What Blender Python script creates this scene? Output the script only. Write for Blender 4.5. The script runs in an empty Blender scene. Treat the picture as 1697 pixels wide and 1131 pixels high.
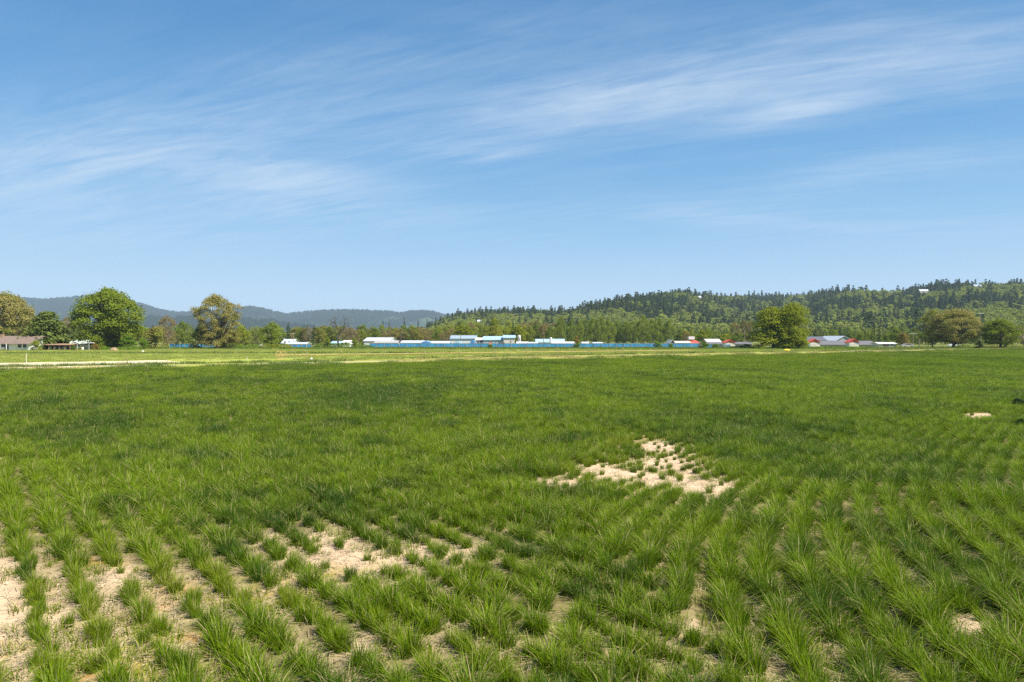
import bpy, math, random
import numpy as np
from mathutils import Vector
R = math.radians
SC = bpy.context.scene
COL = SC.collection
F = 1131.0; CX = 848.5; HY = 560.0; CH = 3.6      # focal length and horizon of the photograph, camera height

# ------------------------------------------------------------------ camera
cam_d = bpy.data.cameras.new("camera"); cam = bpy.data.objects.new("camera", cam_d); COL.objects.link(cam)
cam_d.sensor_width = 36.0; cam_d.lens = 24.0; cam_d.clip_start = 0.2; cam_d.clip_end = 30000
cam.location = (0, 0, CH); cam.rotation_euler = (R(90.0 - 0.28), 0, 0)
SC.camera = cam
# ------------------------------------------------------------------ sky and sun
SUN_AZ, SUN_EL = R(120), R(52)
world = bpy.data.worlds.new("World"); SC.world = world; world.use_nodes = True
def build_world():
    nt = world.node_tree; nt.nodes.clear(); N = nt.nodes.new; L = nt.links.new
    out = N('ShaderNodeOutputWorld'); bg = N('ShaderNodeBackground'); bg.inputs[1].default_value = 0.085
    sky = N('ShaderNodeTexSky'); sky.sky_type = 'NISHITA'; sky.sun_disc = False
    sky.sun_elevation = SUN_EL; sky.sun_rotation = SUN_AZ
    sky.air_density = 1.25; sky.dust_density = 0.6; sky.ozone_density = 2.2; sky.altitude = 50
    tc = N('ShaderNodeTexCoord'); sp = N('ShaderNodeSeparateXYZ'); L(tc.outputs['Generated'], sp.inputs[0])
    def m(op, a, b=None, c=None, clamp=False):
        n = N('ShaderNodeMath'); n.operation = op; n.use_clamp = clamp
        for i, v in enumerate((a, b, c)):
            if v is None: continue
            if isinstance(v, (int, float)): n.inputs[i].default_value = v
            else: L(v, n.inputs[i])
        return n.outputs[0]
    X, Y, Z = sp.outputs
    zz = m('ADD', m('MAXIMUM', Z, 0.0), 0.10)
    px = m('DIVIDE', X, zz); py = m('DIVIDE', Y, zz)
    cb = N('ShaderNodeCombineXYZ'); L(px, cb.inputs[0]); L(py, cb.inputs[1])
    def noise(scale, rot, sx, sy, detail, rough, dist=0.0, off=0.0):
        mp = N('ShaderNodeMapping'); mp.vector_type = 'TEXTURE'; mp.inputs['Rotation'].default_value = (0, 0, R(-rot)); mp.inputs['Scale'].default_value = (1 / sx, 1 / sy, 1)
        mp.inputs['Location'].default_value = (off, off * .7, off * .3)
        L(cb.outputs[0], mp.inputs[0]); n = N('ShaderNodeTexNoise'); L(mp.outputs[0], n.inputs['Vector'])
        n.inputs['Scale'].default_value = scale; n.inputs['Detail'].default_value = detail; n.inputs['Roughness'].default_value = rough
        n.inputs['Distortion'].default_value = dist
        return n.outputs[0]
    broad = noise(0.9, 17, .7, 1.3, 3, .5, .8, 3.1)
    wisp = noise(1.5, 15, .55, 1.35, 7, .56, 1.1, 7.7)
    fine = noise(3.4, 22, .42, 1.7, 9, .62, 1.0, 1.7)
    fib = noise(7.0, 25, .22, 1.7, 6, .65, .6, 5.3)
    cl = m('ADD', m('MULTIPLY', wisp, .42), m('ADD', m('MULTIPLY', fine, .33), m('MULTIPLY', fib, .25)))
    # direction (photograph's own azimuth / elevation tangents) of the thicker cirrus
    yy = m('MAXIMUM', Y, 0.05); u = m('DIVIDE', X, yy); v = m('DIVIDE', Z, yy)
    def blob(px_, py_, rx, ry, ang, amp):
        u0 = (px_ - CX) / F; v0 = (HY - py_) / F; a = R(ang); c, s = math.cos(a), math.sin(a)
        du = m('SUBTRACT', u, u0); dv = m('SUBTRACT', v, v0)
        e1 = m('DIVIDE', m('ADD', m('MULTIPLY', du, c), m('MULTIPLY', dv, s)), rx / F)
        e2 = m('DIVIDE', m('SUBTRACT', m('MULTIPLY', dv, c), m('MULTIPLY', du, s)), ry / F)
        q = m('ADD', m('MULTIPLY', e1, e1), m('MULTIPLY', e2, e2))
        return m('MULTIPLY', m('POWER', 2.718, m('MULTIPLY', q, -1.0)), amp)
    tot = None
    for b in [(300, 230, 620, 100, 8, .34), (560, 130, 520, 60, 12, .34), (1050, 150, 420, 60, 14, .75), (1500, 100, 420, 80, 8, .75), (1330, 180, 130, 24, 12, .7),
              (90, 260, 260, 50, 5, .55), (520, 310, 220, 45, -10, .65), (780, 250, 120, 18, 0, .5), (1170, 355, 240, 26, -2, .42),
              (1400, 290, 220, 26, 10, .45), (250, 360, 380, 60, 0, .38), (1620, 260, 200, 30, 4, .2), (1500, 375, 300, 24, 2, .25)]:
        o = blob(*b); tot = o if tot is None else m('ADD', tot, o)
    msk = m('MULTIPLY', tot, m('ADD', m('MULTIPLY', broad, .9), .45))
    # wisps inside those regions
    mr = N('ShaderNodeMapRange'); L(cl, mr.inputs[0]); mr.inputs[1].default_value = .36; mr.inputs[2].default_value = .72
    fac = m('MULTIPLY', m('MULTIPLY', mr.outputs[0], msk), .92)
    mr2 = N('ShaderNodeMapRange'); L(cl, mr2.inputs[0]); mr2.inputs[1].default_value = .45; mr2.inputs[2].default_value = .8
    fac = m('ADD', fac, m('MULTIPLY', mr2.outputs[0], .10))
    fac = m('MINIMUM', fac, .60)
    mix = N('ShaderNodeMix'); mix.data_type = 'RGBA'; L(fac, mix.inputs[0])
    hs = N('ShaderNodeHueSaturation'); hs.inputs['Saturation'].default_value = 1.06; hs.inputs['Value'].default_value = 1.0
    L(sky.outputs[0], hs.inputs['Color'])
    # clear-air gradient by elevation, laid over the physical sky
    gr = N('ShaderNodeValToRGB'); L(m('MULTIPLY', m('MAXIMUM', Z, 0.0), 1.6), gr.inputs[0])
    stops = [(0.0, (.47, .66, .85)), (.10, (.42, .63, .87)), (.25, (.235, .49, .78)), (.42, (.115, .355, .68)), (.62, (.070, .265, .56)), (1.0, (.035, .15, .40))]
    while len(gr.color_ramp.elements) < len(stops): gr.color_ramp.elements.new(.5)
    for e, (p_, c_) in zip(gr.color_ramp.elements, stops): e.position = p_; e.color = (*c_, 1)
    gs = N('ShaderNodeVectorMath'); gs.operation = 'SCALE'; L(gr.outputs[0], gs.inputs[0]); gs.inputs[3].default_value = 6.9
    mg = N('ShaderNodeMix'); mg.data_type = 'RGBA'; mg.inputs[0].default_value = .88; L(hs.outputs[0], mg.inputs[6]); L(gs.outputs[0], mg.inputs[7])
    L(mg.outputs[2], mix.inputs[6]); mix.inputs[7].default_value = (4.7, 5.4, 6.2, 1)
    L(mix.outputs[2], bg.inputs[0]); L(bg.outputs[0], out.inputs[0])
build_world()
world.cycles.sampling_method = "NONE"; SC.cycles.use_adaptive_sampling = False; SC.cycles.use_light_tree = False
sun_d = bpy.data.lights.new("sun", 'SUN'); sun_d.energy = 5.0; sun_d.angle = R(0.53); sun_d.color = (1.0, .955, .88)
sun = bpy.data.objects.new("sun", sun_d); COL.objects.link(sun)
to_sun = Vector((math.sin(SUN_AZ) * math.cos(SUN_EL), math.cos(SUN_AZ) * math.cos(SUN_EL), math.sin(SUN_EL)))
sun.rotation_euler = to_sun.to_track_quat('Z', 'Y').to_euler()
SC.view_settings.view_transform = 'Standard'; SC.view_settings.look = 'None'
SC.view_settings.exposure = 0.88; SC.view_settings.gamma = 1
SC.cycles.max_bounces = 6; SC.cycles.diffuse_bounces = 3; SC.cycles.transmission_bounces = 3; SC.cycles.volume_bounces = 0
SC.cycles.use_denoising = False; SC.cycles.denoiser = 'OPENIMAGEDENOISE'; SC.cycles.denoising_input_passes = 'RGB_ALBEDO_NORMAL'; SC.cycles.denoising_prefilter = 'ACCURATE'

# ------------------------------------------------------------------ helpers
def Zp(py, Y): return CH + (HY - py) / F * Y
def Xp(px, Y): return (px - CX) / F * Y
def lattice(ix, iy, seed):
    h = np.sin(ix * 127.1 + iy * 311.7 + seed * 74.7) * 43758.5453
    return h - np.floor(h)
def vnoise(x, y, seed=0):
    x = np.asarray(x, float); y = np.asarray(y, float)
    ix = np.floor(x); iy = np.floor(y); fx = x - ix; fy = y - iy
    fx = fx * fx * (3 - 2 * fx); fy = fy * fy * (3 - 2 * fy)
    a = lattice(ix, iy, seed); b = lattice(ix + 1, iy, seed); c = lattice(ix, iy + 1, seed); d = lattice(ix + 1, iy + 1, seed)
    return (a * (1 - fx) + b * fx) * (1 - fy) + (c * (1 - fx) + d * fx) * fy
def fbm(x, y, seed=0, octv=4):
    s = 0; a = .5; t = 0
    for i in range(octv):
        s = s + a * vnoise(x * 2 ** i, y * 2 ** i, seed + i * 13); t += a; a *= .5
    return s / t
def smooth(t): t = np.clip(t, 0, 1); return t * t * (3 - 2 * t)

def mesh_np(name, verts, faces, mats=(), smooth_sh=False):
    """faces: (n,k) array, all with the same k"""
    me = bpy.data.meshes.new(name); verts = np.asarray(verts, np.float32); faces = np.asarray(faces, np.int32)
    me.vertices.add(len(verts)); me.vertices.foreach_set('co', verts.ravel())
    n, k = faces.shape
    me.loops.add(n * k); me.loops.foreach_set('vertex_index', faces.ravel())
    me.polygons.add(n); me.polygons.foreach_set('loop_start', np.arange(0, n * k, k, dtype=np.int32))
    me.polygons.foreach_set('loop_total', np.full(n, k, np.int32))
    if smooth_sh: me.polygons.foreach_set('use_smooth', np.ones(n, bool))
    for m in mats: me.materials.append(m)
    me.update(calc_edges=True)
    return me
def link(name, me, parent=None, loc=None):
    o = bpy.data.objects.new(name, me); COL.objects.link(o)
    if parent: o.parent = parent
    if loc is not None: o.location = loc
    return o
def tag(o, label=None, cat=None, group=None, kind=None):
    if label: o['label'] = label
    if cat: o['category'] = cat
    if group: o['group'] = group
    if kind: o['kind'] = kind
    return o
def root(name, label, cat, loc, group=None, rz=0):
    o = link(name, None, loc=loc); o.rotation_euler = (0, 0, rz); o.empty_display_size = .5
    return tag(o, label, cat, group)

class MB:
    def __init__(s): s.v = []; s.f = []
    def box(s, x0, x1, y0, y1, z0, z1):
        b = len(s.v); s.v += [(x0, y0, z0), (x1, y0, z0), (x1, y1, z0), (x0, y1, z0), (x0, y0, z1), (x1, y0, z1), (x1, y1, z1), (x0, y1, z1)]
        s.f += [tuple(b + i for i in q) for q in ((0, 3, 2, 1), (4, 5, 6, 7), (0, 1, 5, 4), (1, 2, 6, 5), (2, 3, 7, 6), (3, 0, 4, 7))]; return s
    def prism(s, pts, axis, a0, a1):
        """pts (p,z) outline extruded along x (axis 0: p is y) or y (axis 1: p is x)"""
        b = len(s.v); n = len(pts)
        for a in (a0, a1):
            for p, z in pts: s.v.append((a, p, z) if axis == 0 else (p, a, z))
        s.f.append(tuple(b + i for i in range(n))); s.f.append(tuple(b + n + i for i in reversed(range(n))))
        for i in range(n): j = (i + 1) % n; s.f.append((b + i, b + n + i, b + n + j, b + j))
        return s
    def tube(s, pts, rad, seg=6, cap=True):
        pts = [Vector(p) for p in pts]; b0 = len(s.v); n = len(pts)
        for i, p in enumerate(pts):
            d = (pts[min(i + 1, n - 1)] - pts[max(i - 1, 0)]).normalized()
            a = d.cross(Vector((0, 0, 1)))
            if a.length < .05: a = d.cross(Vector((1, 0, 0)))
            a.normalize(); c = d.cross(a)
            for k in range(seg):
                t = 2 * math.pi * k / seg; q = p + (a * math.cos(t) + c * math.sin(t)) * rad[i]; s.v.append(tuple(q))
        for i in range(n - 1):
            for k in range(seg):
                k2 = (k + 1) % seg; s.f.append((b0 + i * seg + k, b0 + i * seg + k2, b0 + (i + 1) * seg + k2, b0 + (i + 1) * seg + k))
        if cap: s.f.append(tuple(b0 + (n - 1) * seg + k for k in range(seg))); s.f.append(tuple(b0 + k for k in reversed(range(seg))))
        return s
    def mesh(s, name, mat):
        me = bpy.data.meshes.new(name); me.from_pydata(s.v, [], s.f); me.materials.append(mat); me.update(); return me
    def build(s, name, mat, parent=None, loc=None):
        return link(name, s.mesh(name, mat), parent, loc)

# ------------------------------------------------------------------ materials
def newmat(name):
    m = bpy.data.materials.new(name); m.use_nodes = True; nt = m.node_tree; nt.nodes.clear()
    out = nt.nodes.new('ShaderNodeOutputMaterial'); return m, nt, out
def ramp(nt, fac, stops):
    r = nt.nodes.new('ShaderNodeValToRGB'); nt.links.new(fac, r.inputs[0])
    while len(r.color_ramp.elements) < len(stops): r.color_ramp.elements.new(.5)
    for e, (p, c) in zip(r.color_ramp.elements, stops): e.position = p; e.color = (*c, 1)
    return r.outputs[0]
def nz(nt, vec, scale, detail=4, rough=.55, vscale=None):
    n = nt.nodes.new('ShaderNodeTexNoise'); n.inputs['Scale'].default_value = scale; n.inputs['Detail'].default_value = detail; n.inputs['Roughness'].default_value = rough
    if vscale:
        mp = nt.nodes.new('ShaderNodeMapping'); mp.inputs['Scale'].default_value = vscale; nt.links.new(vec, mp.inputs[0]); vec = mp.outputs[0]
    nt.links.new(vec, n.inputs['Vector']); return n.outputs[0]
def mixc(nt, f, a, b, mode='MIX'):
    m = nt.nodes.new('ShaderNodeMix'); m.data_type = 'RGBA'; m.blend_type = mode
    for i, v in ((0, f), (6, a), (7, b)):
        if isinstance(v, tuple): m.inputs[i].default_value = (*v, 1)
        elif isinstance(v, (int, float)): m.inputs[i].default_value = v
        else: nt.links.new(v, m.inputs[i])
    return m.outputs[2]
def mth(nt, op, a, b=0.0, clamp=False):
    n = nt.nodes.new('ShaderNodeMath'); n.operation = op; n.use_clamp = clamp
    for i, v in enumerate((a, b)):
        if isinstance(v, (int, float)): n.inputs[i].default_value = v
        else: nt.links.new(v, n.inputs[i])
    return n.outputs[0]
def mrange(nt, v, a, b, c=0.0, d=1.0):
    n = nt.nodes.new('ShaderNodeMapRange'); nt.links.new(v, n.inputs[0])
    for i, q in enumerate((a, b, c, d)): n.inputs[i + 1].default_value = q
    return n.outputs[0]
def leafmat(name, c1, c2, c3=None, trans=.35):
    m, nt, out = newmat(name); L = nt.links.new
    geo = nt.nodes.new('ShaderNodeNewGeometry'); oi = nt.nodes.new('ShaderNodeObjectInfo')
    n1 = nz(nt, geo.outputs['Position'], .55, 3)
    f = mth(nt, 'ADD', mth(nt, 'MULTIPLY', mrange(nt, n1, .3, .7), .55), mth(nt, 'MULTIPLY', oi.outputs['Random'], .5))
    col = mixc(nt, f, c1, c2)
    if c3: col = mixc(nt, mrange(nt, nz(nt, geo.outputs['Position'], .23, 2), .52, .66), col, c3)
    d = nt.nodes.new('ShaderNodeBsdfDiffuse'); L(col, d.inputs[0])
    t = nt.nodes.new('ShaderNodeBsdfTranslucent'); L(mixc(nt, .35, col, (.30, .36, .04)), t.inputs[0])
    mx = nt.nodes.new('ShaderNodeMixShader'); mx.inputs[0].default_value = trans; L(d.outputs[0], mx.inputs[1]); L(t.outputs[0], mx.inputs[2])
    L(mx.outputs[0], out.inputs[0]); return m
def plain(name, c, rough=.7, var=.12, scale=1.5, metal=0.0, vscale=None):
    m, nt, out = newmat(name); L = nt.links.new
    geo = nt.nodes.new('ShaderNodeNewGeometry')
    n = nz(nt, geo.outputs['Position'], scale, 5, .6, vscale)
    col = mixc(nt, mrange(nt, n, .25, .75), tuple(v * (1 - var) for v in c), tuple(min(1, v * (1 + var)) for v in c))
    b = nt.nodes.new('ShaderNodeBsdfPrincipled'); L(col, b.inputs['Base Color']); b.inputs['Roughness'].default_value = rough; b.inputs['Metallic'].default_value = metal
    L(b.outputs[0], out.inputs[0]); return m
def grassmat(name, g1, g2, g3, straw=(.46, .38, .17), straw_at=.91, yellow=(.24, .26, .02)):
    m, nt, out = newmat(name); L = nt.links.new
    geo = nt.nodes.new('ShaderNodeNewGeometry')
    at = nt.nodes.new('ShaderNodeAttribute'); at.attribute_name = 'blade'
    ti = nt.nodes.new('ShaderNodeAttribute'); ti.attribute_type = 'INSTANCER'; ti.attribute_name = 'tint'
    tp = nt.nodes.new('ShaderNodeAttribute'); tp.attribute_name = 'tip'
    big = nz(nt, geo.outputs['Position'], .16, 4, .6); mid = nz(nt, geo.outputs['Position'], 1.1, 2)
    f = mth(nt, 'ADD', mth(nt, 'MULTIPLY', mrange(nt, big, .32, .68), .45), mth(nt, 'MULTIPLY', at.outputs['Fac'], .4))
    f = mth(nt, 'ADD', f, mth(nt, 'MULTIPLY', mrange(nt, mid, .3, .7), .25))
    col = mixc(nt, mth(nt, 'MULTIPLY', f, .95, True), g1, g2)
    col = mixc(nt, mth(nt, 'MULTIPLY', mth(nt, 'MULTIPLY', tp.outputs['Fac'], tp.outputs['Fac']), .6), col, g3)
    col = mixc(nt, mth(nt, 'MULTIPLY', ti.outputs['Fac'], 1.0, True), col, yellow)
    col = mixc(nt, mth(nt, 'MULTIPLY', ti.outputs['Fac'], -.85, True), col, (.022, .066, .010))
    st = mrange(nt, at.outputs['Fac'], straw_at, straw_at + .01)
    col = mixc(nt, st, col, straw)
    b = nt.nodes.new('ShaderNodeBsdfPrincipled'); L(col, b.inputs['Base Color']); b.inputs['Roughness'].default_value = .5; b.inputs['Specular IOR Level'].default_value = .12
    t = nt.nodes.new('ShaderNodeBsdfTranslucent'); L(mixc(nt, .4, col, (.20, .38, .005)), t.inputs[0])
    mx = nt.nodes.new('ShaderNodeMixShader'); mx.inputs[0].default_value = .33; L(b.outputs[0], mx.inputs[1]); L(t.outputs[0], mx.inputs[2])
    L(mx.outputs[0], out.inputs[0]); return m

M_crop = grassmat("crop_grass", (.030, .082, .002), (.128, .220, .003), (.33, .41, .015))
M_past = grassmat("pasture_grass", (.20, .26, .03), (.28, .33, .05), (.36, .38, .09), straw_at=.80)
M_dry = grassmat("dry_grass", (.36, .30, .11), (.44, .33, .12), (.50, .40, .17), straw_at=.7)
M_dkgr = grassmat("verge_grass", (.05, .11, .02), (.10, .16, .03), (.18, .22, .05), straw_at=.85)
M_clod = plain("sandy_clod", (.46, .35, .22), .95, .3, 5)
M_straw = plain("straw", (.40, .31, .17), .6, .2, 6)
G_fresh = leafmat("leaf_fresh", (.145, .195, .022), (.22, .27, .032))
G_olive = leafmat("leaf_olive", (.20, .21, .038), (.28, .27, .05), (.22, .17, .065))
G_brown = leafmat("leaf_budding", (.25, .18, .075), (.28, .22, .09), (.19, .19, .05))
G_yellow = leafmat("leaf_yellow_green", (.20, .24, .022), (.29, .31, .03))
G_pale = leafmat("leaf_pale", (.22, .26, .075), (.29, .31, .11))
G_dark = leafmat("leaf_dark_conifer", (.030, .058, .022), (.052, .085, .028), trans=.15)
G_cedar = leafmat("leaf_light_conifer", (.10, .135, .028), (.17, .205, .05), trans=.2)
G_cotton = leafmat("leaf_cottonwood", (.15, .19, .032), (.24, .28, .045))
G_hedge = leafmat("leaf_bramble", (.10, .18, .02), (.18, .28, .025))
G_mid = leafmat("leaf_mid", (.12, .17, .028), (.19, .24, .04))
G_orange = leafmat("leaf_orange_bud", (.30, .19, .05), (.27, .20, .06))
G_hillc = leafmat("forest_conifer", (.050, .074, .030), (.092, .120, .046), trans=.12)
G_hilld = leafmat("forest_deciduous", (.17, .23, .035), (.31, .35, .06), (.28, .24, .10))
G_oak = leafmat("leaf_oak_spring", (.28, .24, .072), (.35, .30, .10), (.22, .22, .05))
G_farc = leafmat("far_forest", (.020, .040, .020), (.045, .068, .030), trans=.12)
M_bark = plain("bark", (.085, .068, .052), .9, .3, 3)
M_barkpale = plain("bark_pale", (.24, .19, .14), .9, .25, 3)

# ------------------------------------------------------------------ ground
EDGE = lambda x: 106 + .655 * x          # far edge of the grass crop, a straight line in plan
def px_of(x, y): return CX + F * x / np.maximum(y, .5)
def py_of(y): return HY + F * CH / np.maximum(y, .5)

# bare and thin patches of the crop, given where they lie on the ground: (px, py, rx, ry) of the photograph turned into metres
BARE = [(-14, 1045, 78, 110, 1.2), (600, 940, 92, 24, .95), (690, 922, 45, 16, .85), (545, 900, 40, 20, .8), (448, 897, 24, 17, 1.0), (212, 962, 30, 20, 1.0), (520, 960, 50, 12, .6),
        (1092, 746, 38, 15, 1.0), (1112, 772, 70, 20, .90), (1050, 798, 76, 17, 1.0), (1000, 785, 54, 11, .92), (925, 806, 62, 12, 1.05), (1135, 808, 98, 20, .86), (1190, 815, 50, 20, .88),
        (1625, 692, 36, 8, 1.1), (1692, 692, 14, 6, .8), (2, 766, 14, 9, 1.0), (1145, 1040, 14, 10, .6), (1432, 965, 14, 28, .9), (1302, 962, 12, 26, .8),
        (1618, 1050, 36, 26, .9), (1328, 845, 10, 9, .8), (1288, 838, 8, 9, .7), (765, 925, 30, 12, .7), (240, 1095, 60, 30, .7), (1020, 965, 16, 8, .45), (600, 1080, 30, 12, .45)]
THIN = [(120, 1040, 240, 110, .75), (330, 1010, 160, 60, .75), (470, 1000, 90, 40, .6), (640, 1090, 220, 60, .35), (1200, 1080, 260, 60, .22), (1060, 780, 130, 45, .7), (600, 930, 190, 55, .5)]
YEL = [(1030, 738, 40, 9, .75), (450, 812, 26, 9, .5), (330, 985, 130, 50, .5), (120, 1010, 190, 90, .28), (470, 1010, 60, 26, .5), (1520, 652, 40, 4, .5), (1200, 760, 60, 12, .3), (205, 636, 22, 6, .55), (240, 668, 25, 4, .5),
       (310, 660, 22, 4, .4), (1420, 745, 60, 10, .2), (760, 775, 60, 12, .25), (800, 1120, 600, 40, .22), (1640, 700, 20, 5, .5), (1060, 900, 180, 30, .15), (1000, 590, 900, 12, .12)]
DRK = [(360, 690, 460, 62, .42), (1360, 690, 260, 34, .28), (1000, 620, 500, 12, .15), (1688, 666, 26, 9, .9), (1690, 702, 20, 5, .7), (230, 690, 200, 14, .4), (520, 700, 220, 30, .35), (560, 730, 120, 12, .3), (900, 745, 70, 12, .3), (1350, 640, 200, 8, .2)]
def field(lst, x, y):
    px = px_of(x, y); py = py_of(y); s = np.zeros_like(px)
    for a, b, rx, ry, w in lst: s = np.maximum(s, w * np.exp(-(((px - a) / rx) ** 2 + ((py - b) / ry) ** 2) ** 1.3))
    return s
RS = .54     # spacing of the drilled rows, metres
AZL = math.tan(R(38))
def tanR(y): return np.tan(np.radians(np.clip(12 + (y - 8) * 2.6, 10, 40)))
_ys = np.linspace(0, 420, 8401); _F = np.concatenate([[0], np.cumsum(tanR(_ys[:-1]) * (_ys[1] - _ys[0]))])
def FR(y): return np.interp(y, _ys, _F)
def seam(y): return .9 + (15.1 - y) * .20 + np.where(y > 15.1, (y - 15.1) * .25, 0)
def phase(x, y):
    pl = (x + AZL * y) * math.cos(R(38)) / RS
    pr = (x - FR(y)) * .90 / RS
    return np.where(x < seam(y), pl, pr)

def build_ground():
    m, nt, out = newmat("valley_ground"); L = nt.links.new
    geo = nt.nodes.new('ShaderNodeNewGeometry'); P = geo.outputs['Position']
    c = ramp(nt, nz(nt, P, .02, 6, .6), [(.3, (.09, .12, .03)), (.5, (.15, .17, .045)), (.7, (.22, .19, .08))])
    b = nt.nodes.new('ShaderNodeBsdfDiffuse'); L(c, b.inputs[0]); L(b.outputs[0], out.inputs[0])
    xs = np.array([-9300, -3000, -1000, -400, -100, 100, 400, 1000, 3000, 9300.]); ys = np.array([-380, -100, 0, 100, 300, 700, 1500, 3000, 7400.])
    X, Y = np.meshgrid(xs, ys); V = np.stack([X, Y, np.zeros_like(X)], -1).reshape(-1, 3)
    nx = len(xs); i, j = np.meshgrid(np.arange(nx - 1), np.arange(len(ys) - 1)); a = (j * nx + i).ravel()
    tag(link("ground", mesh_np("ground", V, np.stack([a, a + 1, a + 1 + nx, a + nx], 1), [m])), kind='structure')
    # crop field soil
    m, nt, out = newmat("field_soil"); L = nt.links.new
    geo = nt.nodes.new('ShaderNodeNewGeometry'); P = geo.outputs['Position']
    at = nt.nodes.new('ShaderNodeAttribute'); at.attribute_name = 'bare'
    ye = nt.nodes.new('ShaderNodeAttribute'); ye.attribute_name = 'moss'
    sand = mixc(nt, mrange(nt, nz(nt, P, 2.2, 6, .65), .3, .7), (.50, .355, .215), (.63, .46, .30))
    sand = mixc(nt, mrange(nt, nz(nt, P, 12, 4, .6), .56, .85), sand, (.42, .30, .19))
    sand = mixc(nt, mrange(nt, nz(nt, P, 1.3, 3, .6), .60, .78), sand, (.42, .30, .11))
    thatch = mixc(nt, mrange(nt, nz(nt, P, 6, 5, .7), .35, .65), (.15, .12, .05), (.26, .21, .09))
    col = mixc(nt, at.outputs['Fac'], thatch, sand)
    moss = mth(nt, 'MULTIPLY', ye.outputs['Fac'], mrange(nt, nz(nt, P, 1.7, 5, .65), .40, .60), True)
    col = mixc(nt, moss, col, mixc(nt, mrange(nt, nz(nt, P, .9, 2), .45, .65), (.26, .25, .03), (.50, .24, .04)))
    b = nt.nodes.new('ShaderNodeBsdfPrincipled'); L(col, b.inputs['Base Color']); b.inputs['Roughness'].default_value = .95; b.inputs['Specular IOR Level'].default_value = .1
    bp = nt.nodes.new('ShaderNodeBump'); bp.inputs['Strength'].default_value = .6; bp.inputs['Distance'].default_value = .03
    L(nz(nt, P, 9, 8, .7), bp.inputs['Height']); L(bp.outputs[0], b.inputs['Normal']); L(b.outputs[0], out.inputs[0])
    xs = np.unique(np.concatenate([np.linspace(-120, -16, 70), np.linspace(-16, 16, 330), np.linspace(16, 230, 140)]))
    s = np.concatenate([np.linspace(0, .2, 260)[:-1], np.linspace(.2, 1, 200)])
    X, S = np.meshgrid(xs, s); E = EDGE(X); Y = -6 + (E + 6) * S ** 1.15
    near = np.clip(1 - Y / 40, 0, 1)
    Z = .006 + near * (.045 + .03 * np.cos(2 * np.pi * phase(X, Y)) + .05 * (fbm(X * 1.3, Y * 1.3, 5) - .5))
    V = np.stack([X, Y, Z], -1).reshape(-1, 3); nx = len(xs)
    i, j = np.meshgrid(np.arange(nx - 1), np.arange(len(s) - 1)); a = (j * nx + i).ravel()
    me = mesh_np("crop_field", V, np.stack([a, a + 1, a + 1 + nx, a + nx], 1), [m], True)
    br = np.clip(field(BARE, X, Y) * 1.3 + field(THIN, X, Y) * .9, 0, 1).ravel().astype(np.float32)
    me.attributes.new('bare', 'FLOAT', 'POINT').data.foreach_set('value', br)
    ml = np.clip(field([(70, 1110, 140, 60, .8), (250, 1090, 120, 60, 1.0), (460, 1000, 90, 40, 1.0), (330, 1000, 120, 40, .6), (560, 955, 90, 16, .6), (170, 935, 60, 14, .8), (1060, 725, 50, 8, .7), (1000, 960, 80, 30, .6)], X, Y), 0, 1).ravel().astype(np.float32)
    me.attributes.new('moss', 'FLOAT', 'POINT').data.foreach_set('value', ml)
    tag(link("crop_field", me), kind='structure')
build_ground()

def strip(name, matn, pts_near, pts_far, z):
    V = [(x, y, z) for x, y in pts_near] + [(x, y, z) for x, y in pts_far]; n = len(pts_near)
    Fc = [(i, i + 1, n + i + 1, n + i) for i in range(n - 1)]
    return tag(link(name, mesh_np(name, V, Fc, [matn])), kind='structure')
def soilmat(name, c1, c2, c3, sc=.35):
    m, nt, out = newmat(name); L = nt.links.new; geo = nt.nodes.new('ShaderNodeNewGeometry'); P = geo.outputs['Position']
    c = mixc(nt, mrange(nt, nz(nt, P, sc, 6, .65, (.4, 1, 1)), .35, .65), c1, c2); c = mixc(nt, mrange(nt, nz(nt, P, sc * .35, 4, .6), .55, .7), c, c3)
    b = nt.nodes.new('ShaderNodeBsdfDiffuse'); L(c, b.inputs[0]); L(b.outputs[0], out.inputs[0]); return m
M_pg = soilmat("pasture_ground", (.24, .28, .05), (.32, .35, .075), (.38, .36, .12))
M_sand = soilmat("sandy_dirt", (.55, .44, .28), (.68, .57, .40), (.44, .36, .2), .6)
M_dryg = soilmat("dry_ground", (.25, .27, .065), (.33, .30, .09), (.21, .26, .055), .5)
# pasture beyond the crop, up to the fences and houses
xs = list(np.linspace(-330, 330, 45))
strip("pasture", M_pg, [(x, EDGE(x) if -155 < x < 225 else max(EDGE(x), 0) ) for x in xs], [(x, max(262, EDGE(x) + 30)) for x in xs], .004)
# dry verge along the crop edge, then the two sandy wheel tracks of the farm lane
xv = [x for x in np.linspace(-150, 225, 60)]
offA = lambda x: np.interp(x, [-60, -35, -10, 20, 60, 120, 225], [13, 12, 23, 25, 22, 18, 14])
strip("dry_verge", M_dryg, [(x, EDGE(x) - 1) for x in xv], [(x, EDGE(x) + offA(x)) for x in xv], .012)
offB = lambda x: EDGE(x) + np.interp(x, [-150, -60, -38, -36], [13.5, 13.5, 14, 15])
def lane(o0, w, x0, x1, jag=1.0, seed=0):
    xx = np.linspace(x0, x1, 50); 
    j1 = (fbm(xx * .3, xx * 0, seed) - .5) * jag; j2 = (fbm(xx * .3, xx * 0 + 5, seed) - .5) * jag
    t = np.clip(np.minimum((xx - x0) / 6, (x1 - xx) / 10), 0.02, 1)
    n = [(x, EDGE(x) + o0 + a) for x, a in zip(xx, j1)]; f = [(x, EDGE(x) + o0 + a + max(.1, (w + b) * q)) for x, a, b, q in zip(xx, j1, j2, t)]
    return n, f
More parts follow.
